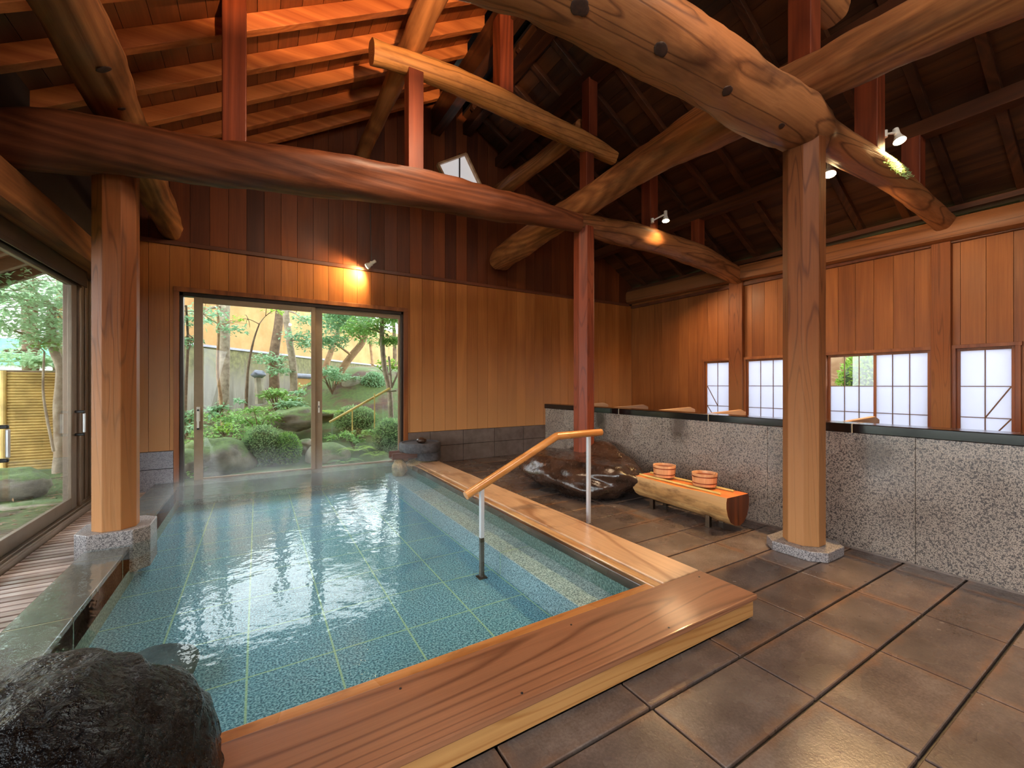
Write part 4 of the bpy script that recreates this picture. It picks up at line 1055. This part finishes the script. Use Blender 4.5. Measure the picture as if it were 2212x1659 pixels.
rock('boulder', 'small rough rock between the clipped bushes and the middle frame', P(660, 965, 8.0), (.14, .14, .14), 5.5, M['paleboulder'])
rock('boulder', 'mossy rock at the outer left edge behind the glass strip', P(402, 1005, 7.4), (.20, .25, .22), 6.6, M['mossrock'])
rock('boulder', 'squared stone block set in the terrace edge', P(763, 833, 10.8), (.27, .2, .20), 7.7, M['paleboulder'], .08)
rock('boulder', 'pale rock on the terrace behind the round bush', P(800, 812, 11.5), (.32, .25, .17), 8.8, M['paleboulder'])
rock('boulder', 'flat stone step on the slope in the right pane', P(712, 893, 9.6), (.32, .2, .07), 9.9, M['mossrock'])
rock('boulder', 'mossy boulder in the garden beyond the left glass door', P(22, 1048, 6.95), (.34, .25, .19), 10.9, M['mossrock'])
rock('boulder', 'long dark stone on the soil beyond the left glass door', P(78, 1092, 6.55), (.4, .14, .05), 11.9, M['paleboulder'])
def bush(label, c, rad, seed, n, L, leaf, group='clipped bushes in the garden', name='clipped_bush'):
    rnd = random.Random(seed); c = Vector(c)
    t = thing(name, label, 'bush', (c.x, c.y, c.z - rad[2]), group)
    b = blob(c, [r * .93 for r in rad], seed, .1, 1.6, 4); b.build('inner_twigs', M['bushcore'], t, smooth=True)
    m = MB(); off = Vector((seed * 7.3, seed * 3.1, seed * 1.7))
    for k in range(n):
        d = Vector((rnd.gauss(0, 1), rnd.gauss(0, 1), rnd.gauss(0, 1))).normalized()
        q = 1 + .1 * noise.noise(d * 1.6 + off) + rnd.uniform(-.04, .06)
        p = c + Vector((d.x * rad[0] * q, d.y * rad[1] * q, d.z * rad[2] * q))
        m.leaf(p, d + Vector((rnd.gauss(0, .8), rnd.gauss(0, .8), rnd.gauss(0, .8))), d + Vector((rnd.gauss(0, .5), rnd.gauss(0, .5), rnd.gauss(0, .5))), L * rnd.uniform(.6, 1.3), L * .55)
    m.build('foliage', leaf, t)
bush('tall dome shaped clipped bush in the middle of the left pane', P(567, 965, 7.8), (.27, .27, .33), 1.1, 3000, .035, M['leaf4'])
bush('smaller round clipped bush right of the dome shaped one', P(620, 972, 7.75), (.20, .2, .26), 2.2, 2200, .035, M['leaf1'])
bush('round dark bush on the terrace in the right pane', P(808, 830, 10.6), (.28, .26, .27), 3.3, 2200, .05, M['leaf2'])
bush('low mossy mound bush under the bamboo pipe', P(768, 905, 8.8), (.38, .35, .25), 4.4, 2600, .04, M['leaf4'])
bush('rounded bush at the right edge of the back door', P(842, 938, 7.9), (.27, .27, .28), 5.5, 2600, .04, M['leaf4'])

def shrub(label, c, r, n, L, leaf, seed):
    rnd = random.Random(seed); c = Vector(c)
    t = thing('leafy_shrub', label, 'shrub', (c.x, c.y, c.z - r * .8), 'loose shrubs in the garden')
    m = MB()
    for k in range(8):
        e = c + Vector((rnd.gauss(0, r * .6), rnd.gauss(0, r * .5), rnd.uniform(-.1, r * .6)))
        m.tube([(c.x, c.y, c.z - r), tuple((c + e) / 2 - Vector((0, 0, r * .3))), tuple(e)], [.012, .008, .004], 5)
    m.build('stems', M['bark_d'], t)
    leaves([(c + Vector((rnd.gauss(0, r * .6), rnd.gauss(0, r * .5), rnd.gauss(0, r * .3))), r * .5) for k in range(6)], n, L, rnd).build('foliage', leaf, t)
shrub('bright low shrub behind the dome shaped bush', P(560, 905, 8.8), .34, 700, .085, M['leaf1'], 31)
shrub('green shrub around the foot of the thin crooked tree', P(470, 880, 9.3), .24, 260, .09, M['leaf2'], 32)
shrub('light green shrub right of the stone pillar', P(600, 860, 9.6), .34, 600, .09, M['leaf1'], 33)
shrub('leafy shrub overhanging the leaning rock slab', P(630, 868, 9.4), .30, 480, .085, M['leaf2'], 34)
shrub('small shrub at the left door edge behind the glass strip', P(404, 905, 8.2), .26, 360, .085, M['leaf2'], 35)
tree('tree', 'slim leafy tree seen through the glass strip at the left of the back door', 'tree', [P(398, 935, 8.3), P(402, 830, 8.3), P(406, 740, 8.3), P(402, 660, 8.3)], .025, .015,
     [(P(404, 690, 8.2), .25), (P(412, 735, 8.2), .16)], 260, .08, M['leaf2'], M['bark_d'], 36)
shrub('seedling on the bare soil below the thin tree', P(484, 925, 8.4), .14, 120, .07, M['leaf3'], 37)
shrub('pale shrub at the foot of the furrowed grey tree', P(838, 790, 9.2), .24, 260, .09, M['leaf3'], 38)
shrub('leafy plants below the bamboo pipe beside the ferns', P(765, 940, 8.0), .26, 420, .075, M['leaf1'], 39)
shrub('loose leafy shrub at the middle frame of the back door', P(718, 812, 10.4), .42, 900, .085, M['leaf2'], 66)
def fern(label, c, L, n, seed, leaf):
    rnd = random.Random(seed); c = Vector(c); m = MB()
    for k in range(n):
        a = 2 * PI * k / n + rnd.uniform(-.3, .3); d = Vector((math.cos(a), math.sin(a), 0)); l = L * rnd.uniform(.7, 1.1); side = Vector((-d.y, d.x, 0))
        for i in range(1, 15):
            s_ = i / 14; p = c + d * (l * s_) + Vector((0, 0, l * (.75 * s_ - .75 * s_ * s_)))
            w = l * .28 * math.sin(PI * min(1, s_ * .9 + .1)) + .01
            for sg in (-1, 1): m.leaf(p, side * sg + d * .35, Vector((0, 0, 1)), w, l * .05)
    tag(m.build('fern', leaf, loc=tuple(c)), label, 'fern', 'ferns in the garden')
fern('bright fern low in the right pane, left of the others', P(770, 975, 7.4), .34, 9, 51, M['leaf3'])
fern('yellow green fern beside the spout outside the glass', P(812, 985, 7.3), .32, 9, 52, M['leaf3'])
fern('fern under the upper end of the bamboo pipe', P(815, 945, 7.9), .36, 9, 53, M['leaf1'])
fern('feathery fern beside the middle frame of the back door', P(716, 895, 8.6), .40, 9, 54, M['leaf3'])
fern('fern low beside the pale boulder in the right pane', P(745, 1000, 7.3), .28, 8, 55, M['leaf1'])
rnd = random.Random(77); m = MB(); lt = MB()
for k in range(420):
    y = rnd.uniform(7.2, 12.5); x = -1.2 + (y - 6) * rnd.uniform(-.08, .42)
    c = Vector((x, y, gz(x, y)))
    for i in range(9):
        a = rnd.uniform(0, 2 * PI); d = Vector((math.cos(a), math.sin(a), rnd.uniform(.3, 1.2)))
        m.leaf(c + Vector((rnd.gauss(0, .04), rnd.gauss(0, .04), .02)) + d * rnd.uniform(.0, .09), d + Vector((0, 0, -.4)), Vector((rnd.gauss(0, .3), rnd.gauss(0, .3), 1)), rnd.uniform(.05, .1), .04)
tag(m.build('ground_plants', M['leaf1'], loc=(1, 9, 0)), 'low leafy ground cover scattered over the garden slope', 'plants', None, 'stuff')
for k in range(5200):
    if k % 4: y = rnd.uniform(6.7, 12.5); x = -1.4 + (y - 6) * rnd.uniform(-.1, .42)
    else: y = rnd.uniform(5.2, 8.9); x = rnd.uniform(-4.2, -1.8)
    lt.leaf((Vector((x, y, gz(x, y) + .012))), Vector((rnd.gauss(0, 1), rnd.gauss(0, 1), rnd.gauss(0, .15))), Vector((rnd.gauss(0, .3), rnd.gauss(0, .3), 1)), rnd.uniform(.03, .07), .025)
tag(lt.build('leaf_litter', M['litter'], loc=(1, 9, 0)), 'brown fallen leaves strewn over the garden soil', 'leaves', None, 'stuff')
# bamboo water pipe
t = thing('bamboo_pipe', 'slanting bamboo water pipe carried by forked stakes', 'pipe', tuple(P(775, 960, 8.2)))
q = MB(); a = P(712, 912, 8.2); b_ = P(842, 839, 8.4); q.tube([a, b_], .022, 10)
for k in (.3, .62): c = a + (b_ - a) * k; q.tube([c - (b_ - a) * .006, c + (b_ - a) * .006], .026, 10)
q.build('pipe_body', M['bamboo'], t)
for (u, v0, v1) in ((761, 885, 965), (809, 850, 960)):
    q = MB(); q.tube([P(u, v1, 8.3), P(u, v0, 8.3)], .012, 8); q.build('stake', M['bamboo'], t)
q = MB(); q.tube([P(846, 838, 8.4), P(843, 800, 8.4), P(840, 770, 8.4)], .022, 8); q.tube([P(846, 838, 8.4), P(862, 800, 8.4)], .02, 8); q.tube([P(832, 846, 8.4), P(856, 844, 8.4)], .014, 8); q.build('forked_branch', M['bark'], t)

# left garden: bamboo fence, trees, green roofed house
t = thing('bamboo_fence', 'yellow fence of stacked horizontal bamboo beyond the left glass door', 'fence', (-3.2, 9.1, -.05))
q = MB(); z = .0; zt = 1.43
while z < zt:
    q.tube([(-5.5, 9.1, z), (-4.2, 9.1, z + .006), (-1.95, 9.1, z)], .022, 8); z += .042
q.build('bamboo_slats', M['bamboo_f'], t, smooth=True)
for x in (-4.3, -3.16, -2.56, -1.98):
    q = MB(); q.tube([(x, 9.06, -.08), (x, 9.06, 1.46)], .032, 10); q.build('fence_post', M['bamboo_f'], t)
q = MB(); q.tube([(-5.5, 9.1, 1.45), (-1.95, 9.1, 1.45)], .022, 8); q.build('top_rail', M['bark_d'], t)
tree('tree', 'twisting tree in front of the bamboo fence near the glass door frame', 'tree', [P(127, 1008, 8.7), P(130, 950, 8.7), P(127, 880, 8.7), P(132, 800, 8.7), P(112, 740, 8.7), P(112, 660, 8.7)], .075, .05,
     [(P(60, 680, 8.4), .6), (P(120, 650, 8.5), .6), (P(20, 640, 8.4), .6), (P(100, 730, 8.6), .4), (P(140, 700, 8.8), .4), (P(60, 610, 8.4), .6), (P(10, 700, 8.2), .5)], 3000, .085, M['leaf5'], M['bark'], 61)
tree('tree', 'dark straight trunk standing behind the bamboo fence', 'tree', [P(66, 840, 11), P(66, 760, 11), P(64, 680, 11), P(64, 600, 11)], .12, .10,
     [(P(40, 640, 10.6), .8), (P(100, 620, 10.8), .8), (P(10, 770, 10.4), .45), (P(90, 780, 10.6), .25)], 1500, .10, M['leaf5'], M['bark_d'], 62)
tree('tree', 'thin bent stem before the bamboo fence', 'tree', [P(116, 960, 8.5), P(101, 900, 8.5), P(93, 840, 8.5), P(96, 760, 8.5)], .018, .012, [(P(100, 745, 8.5), .2)], 70, .07, M['leaf1'], M['bark'], 63)
hr = thing('distant_house', 'white house with a mint green panel glimpsed beyond the bamboo fence', 'house', (-8.5, 20, 0))
q = MB(); q.box(-16, -5.2, 20, 24, 0, 5.2); q.build('house_wall', M['housewall'], hr)
q = MB(); q.box(-16, -5.2, 19.9, 20, 1.9, 2.75); q.build('green_panel', M['greenroof'], hr)
bush('bright green clipped bush glimpsed through the clear pane of the right wall window', (9.0, 2.80, 1.25), (.62, .62, .62), 7.1, 3500, .07, M['leaf3'])
q = MB(); q.box(10.8, 10.9, -1, 9, 0, 2.4)
tag(q.build('outer_fence', M['dividerm'], loc=(10.8, 4, 0)), 'tan board fence outside the right wall windows', 'fence')

# ---- front wall behind the viewer closes the room
q = MB(); q.box(XL - .1, XR + .1, -3.1, -3.0, 0, 5.9); struct('wall_front', q, M['wall_right'], 'wooden wall behind the viewer')

# ---- steam over the far end of the bath
def steam():
    m = bpy.data.materials.new('rising_steam'); m.use_nodes = True; nt = m.node_tree; nt.nodes.clear(); g = G(nt)
    out = g.n('ShaderNodeOutputMaterial'); v = g.n('ShaderNodeVolumePrincipled'); g.L.new(v.outputs[0], out.inputs['Volume'])
    v.inputs['Color'].default_value = (.95, .97, 1, 1); v.inputs['Anisotropy'].default_value = .2
    p = g.pos(); x, y, z = g.sep(p)
    h = g.ramp(g.math('DIVIDE', g.math('SUBTRACT', z, .09), .42), [(0, 1.0), (.35, .45), (1, 0.0)])
    n = g.ramp(g.noise(p, 2.6, 3, .6), [(.38, 0.15), (.7, 1.0)])
    yy = g.ramp(g.math('DIVIDE', g.math('SUBTRACT', y, 4.0), 2.4), [(0, 0.0), (1, 1.0)])
    g.L.new(g.math('MULTIPLY', g.math('MULTIPLY', h, n), g.math('MULTIPLY', yy, .75)), v.inputs['Density'])
    return m
q = MB(); q.box(-.78, 1.84, 4.0, 6.42, .09, .50)
o = q.build('steam', steam(), loc=(.5, 5, .09)); tag(o, 'thin white steam drifting over the far end of the bath', 'steam', None, 'stuff')

# ------------------------------------------------------------------ light
w = bpy.data.worlds.new('overcast'); S.world = w; w.use_nodes = True; nt = w.node_tree; nt.nodes.clear(); g = G(nt)
out = g.n('ShaderNodeOutputWorld'); bg = g.n('ShaderNodeBackground'); g.L.new(bg.outputs[0], out.inputs[0])
tc = g.n('ShaderNodeTexCoord'); z = g.sep(tc.outputs['Generated'])[2]
g.L.new(g.ramp(z, [(0, (.92, .94, .97, 1)), (.3, (.96, .98, 1.0, 1)), (.75, (.62, .68, .76, 1))]), bg.inputs[0]); bg.inputs[1].default_value = 8.5
def light(kind, loc, tgt, energy, col, size=1, size2=None, spot=None, blend=.5):
    l = bpy.data.lights.new('fill_light', kind); l.energy = energy; l.color = col
    if kind == 'AREA':
        l.size = size
        if size2: l.shape = 'RECTANGLE'; l.size_y = size2
    else:
        l.shadow_soft_size = size
        if spot: l.spot_size = spot; l.spot_blend = blend
    o = bpy.data.objects.new('fill_light', l); C.objects.link(o); o.location = loc; aim(o, Vector(tgt) - Vector(loc)); return o
# added fill and accent lights without fixtures
light('AREA', (2.6, -1.2, 4.85), (2.2, 3.6, .0), 85, (1, .88, .74), 1.6, 1.6)
light('AREA', (-1.40, -1.55, 1.35), (3.0, .3, .1), 120, (.90, .95, 1), 2.0, 1.9).data.spread = 2.3  # unseen panel added in place of daylight through the left glass
light('SPOT', (5.0, 1.7, 3.0), (6.95, 2.0, 2.0), 75, (1, .62, .30), .15, None, 2.2, .8)  # added warm wash for the right wall
light('AREA', (6.0, 4.6, 2.85), (6.1, 3.6, 0), 30, (1, .66, .36), .6, .6)
light('AREA', (1.2, 3.0, 3.9), (1.0, 5.4, 0), 50, (1, .74, .48), .6, .6)
light('SPOT', (1.9, .5, 3.95), (2.1, 1.6, 3.3), 50, (1, .58, .24), .06, None, .95, .6)

# ------------------------------------------------------------------ camera
cam = bpy.data.cameras.new('camera'); co = bpy.data.objects.new('camera', cam); C.objects.link(co)
cam.sensor_fit = 'HORIZONTAL'; cam.sensor_width = 36; cam.lens = 36 * 912 / 2212
cam.shift_y = (832 - 829.5) / 2212; cam.clip_start = .05; cam.clip_end = 200
co.location = (0, 0, 1.25); co.rotation_euler = (PI / 2, 0, -math.atan2(550, 912))
S.camera = co
S.view_settings.view_transform = 'Standard'; S.view_settings.look = 'None'; S.view_settings.exposure = 0; S.view_settings.gamma = 1
cy = S.cycles
cy.use_denoising = True; cy.max_bounces = 5; cy.diffuse_bounces = 3; cy.glossy_bounces = 3; cy.transmission_bounces = 4; cy.transparent_max_bounces = 16; cy.volume_bounces = 1
cy.sample_clamp_indirect = 6; cy.use_adaptive_sampling = True; cy.adaptive_threshold = .15; cy.adaptive_min_samples = 16
cy.caustics_reflective = False; cy.caustics_refractive = False
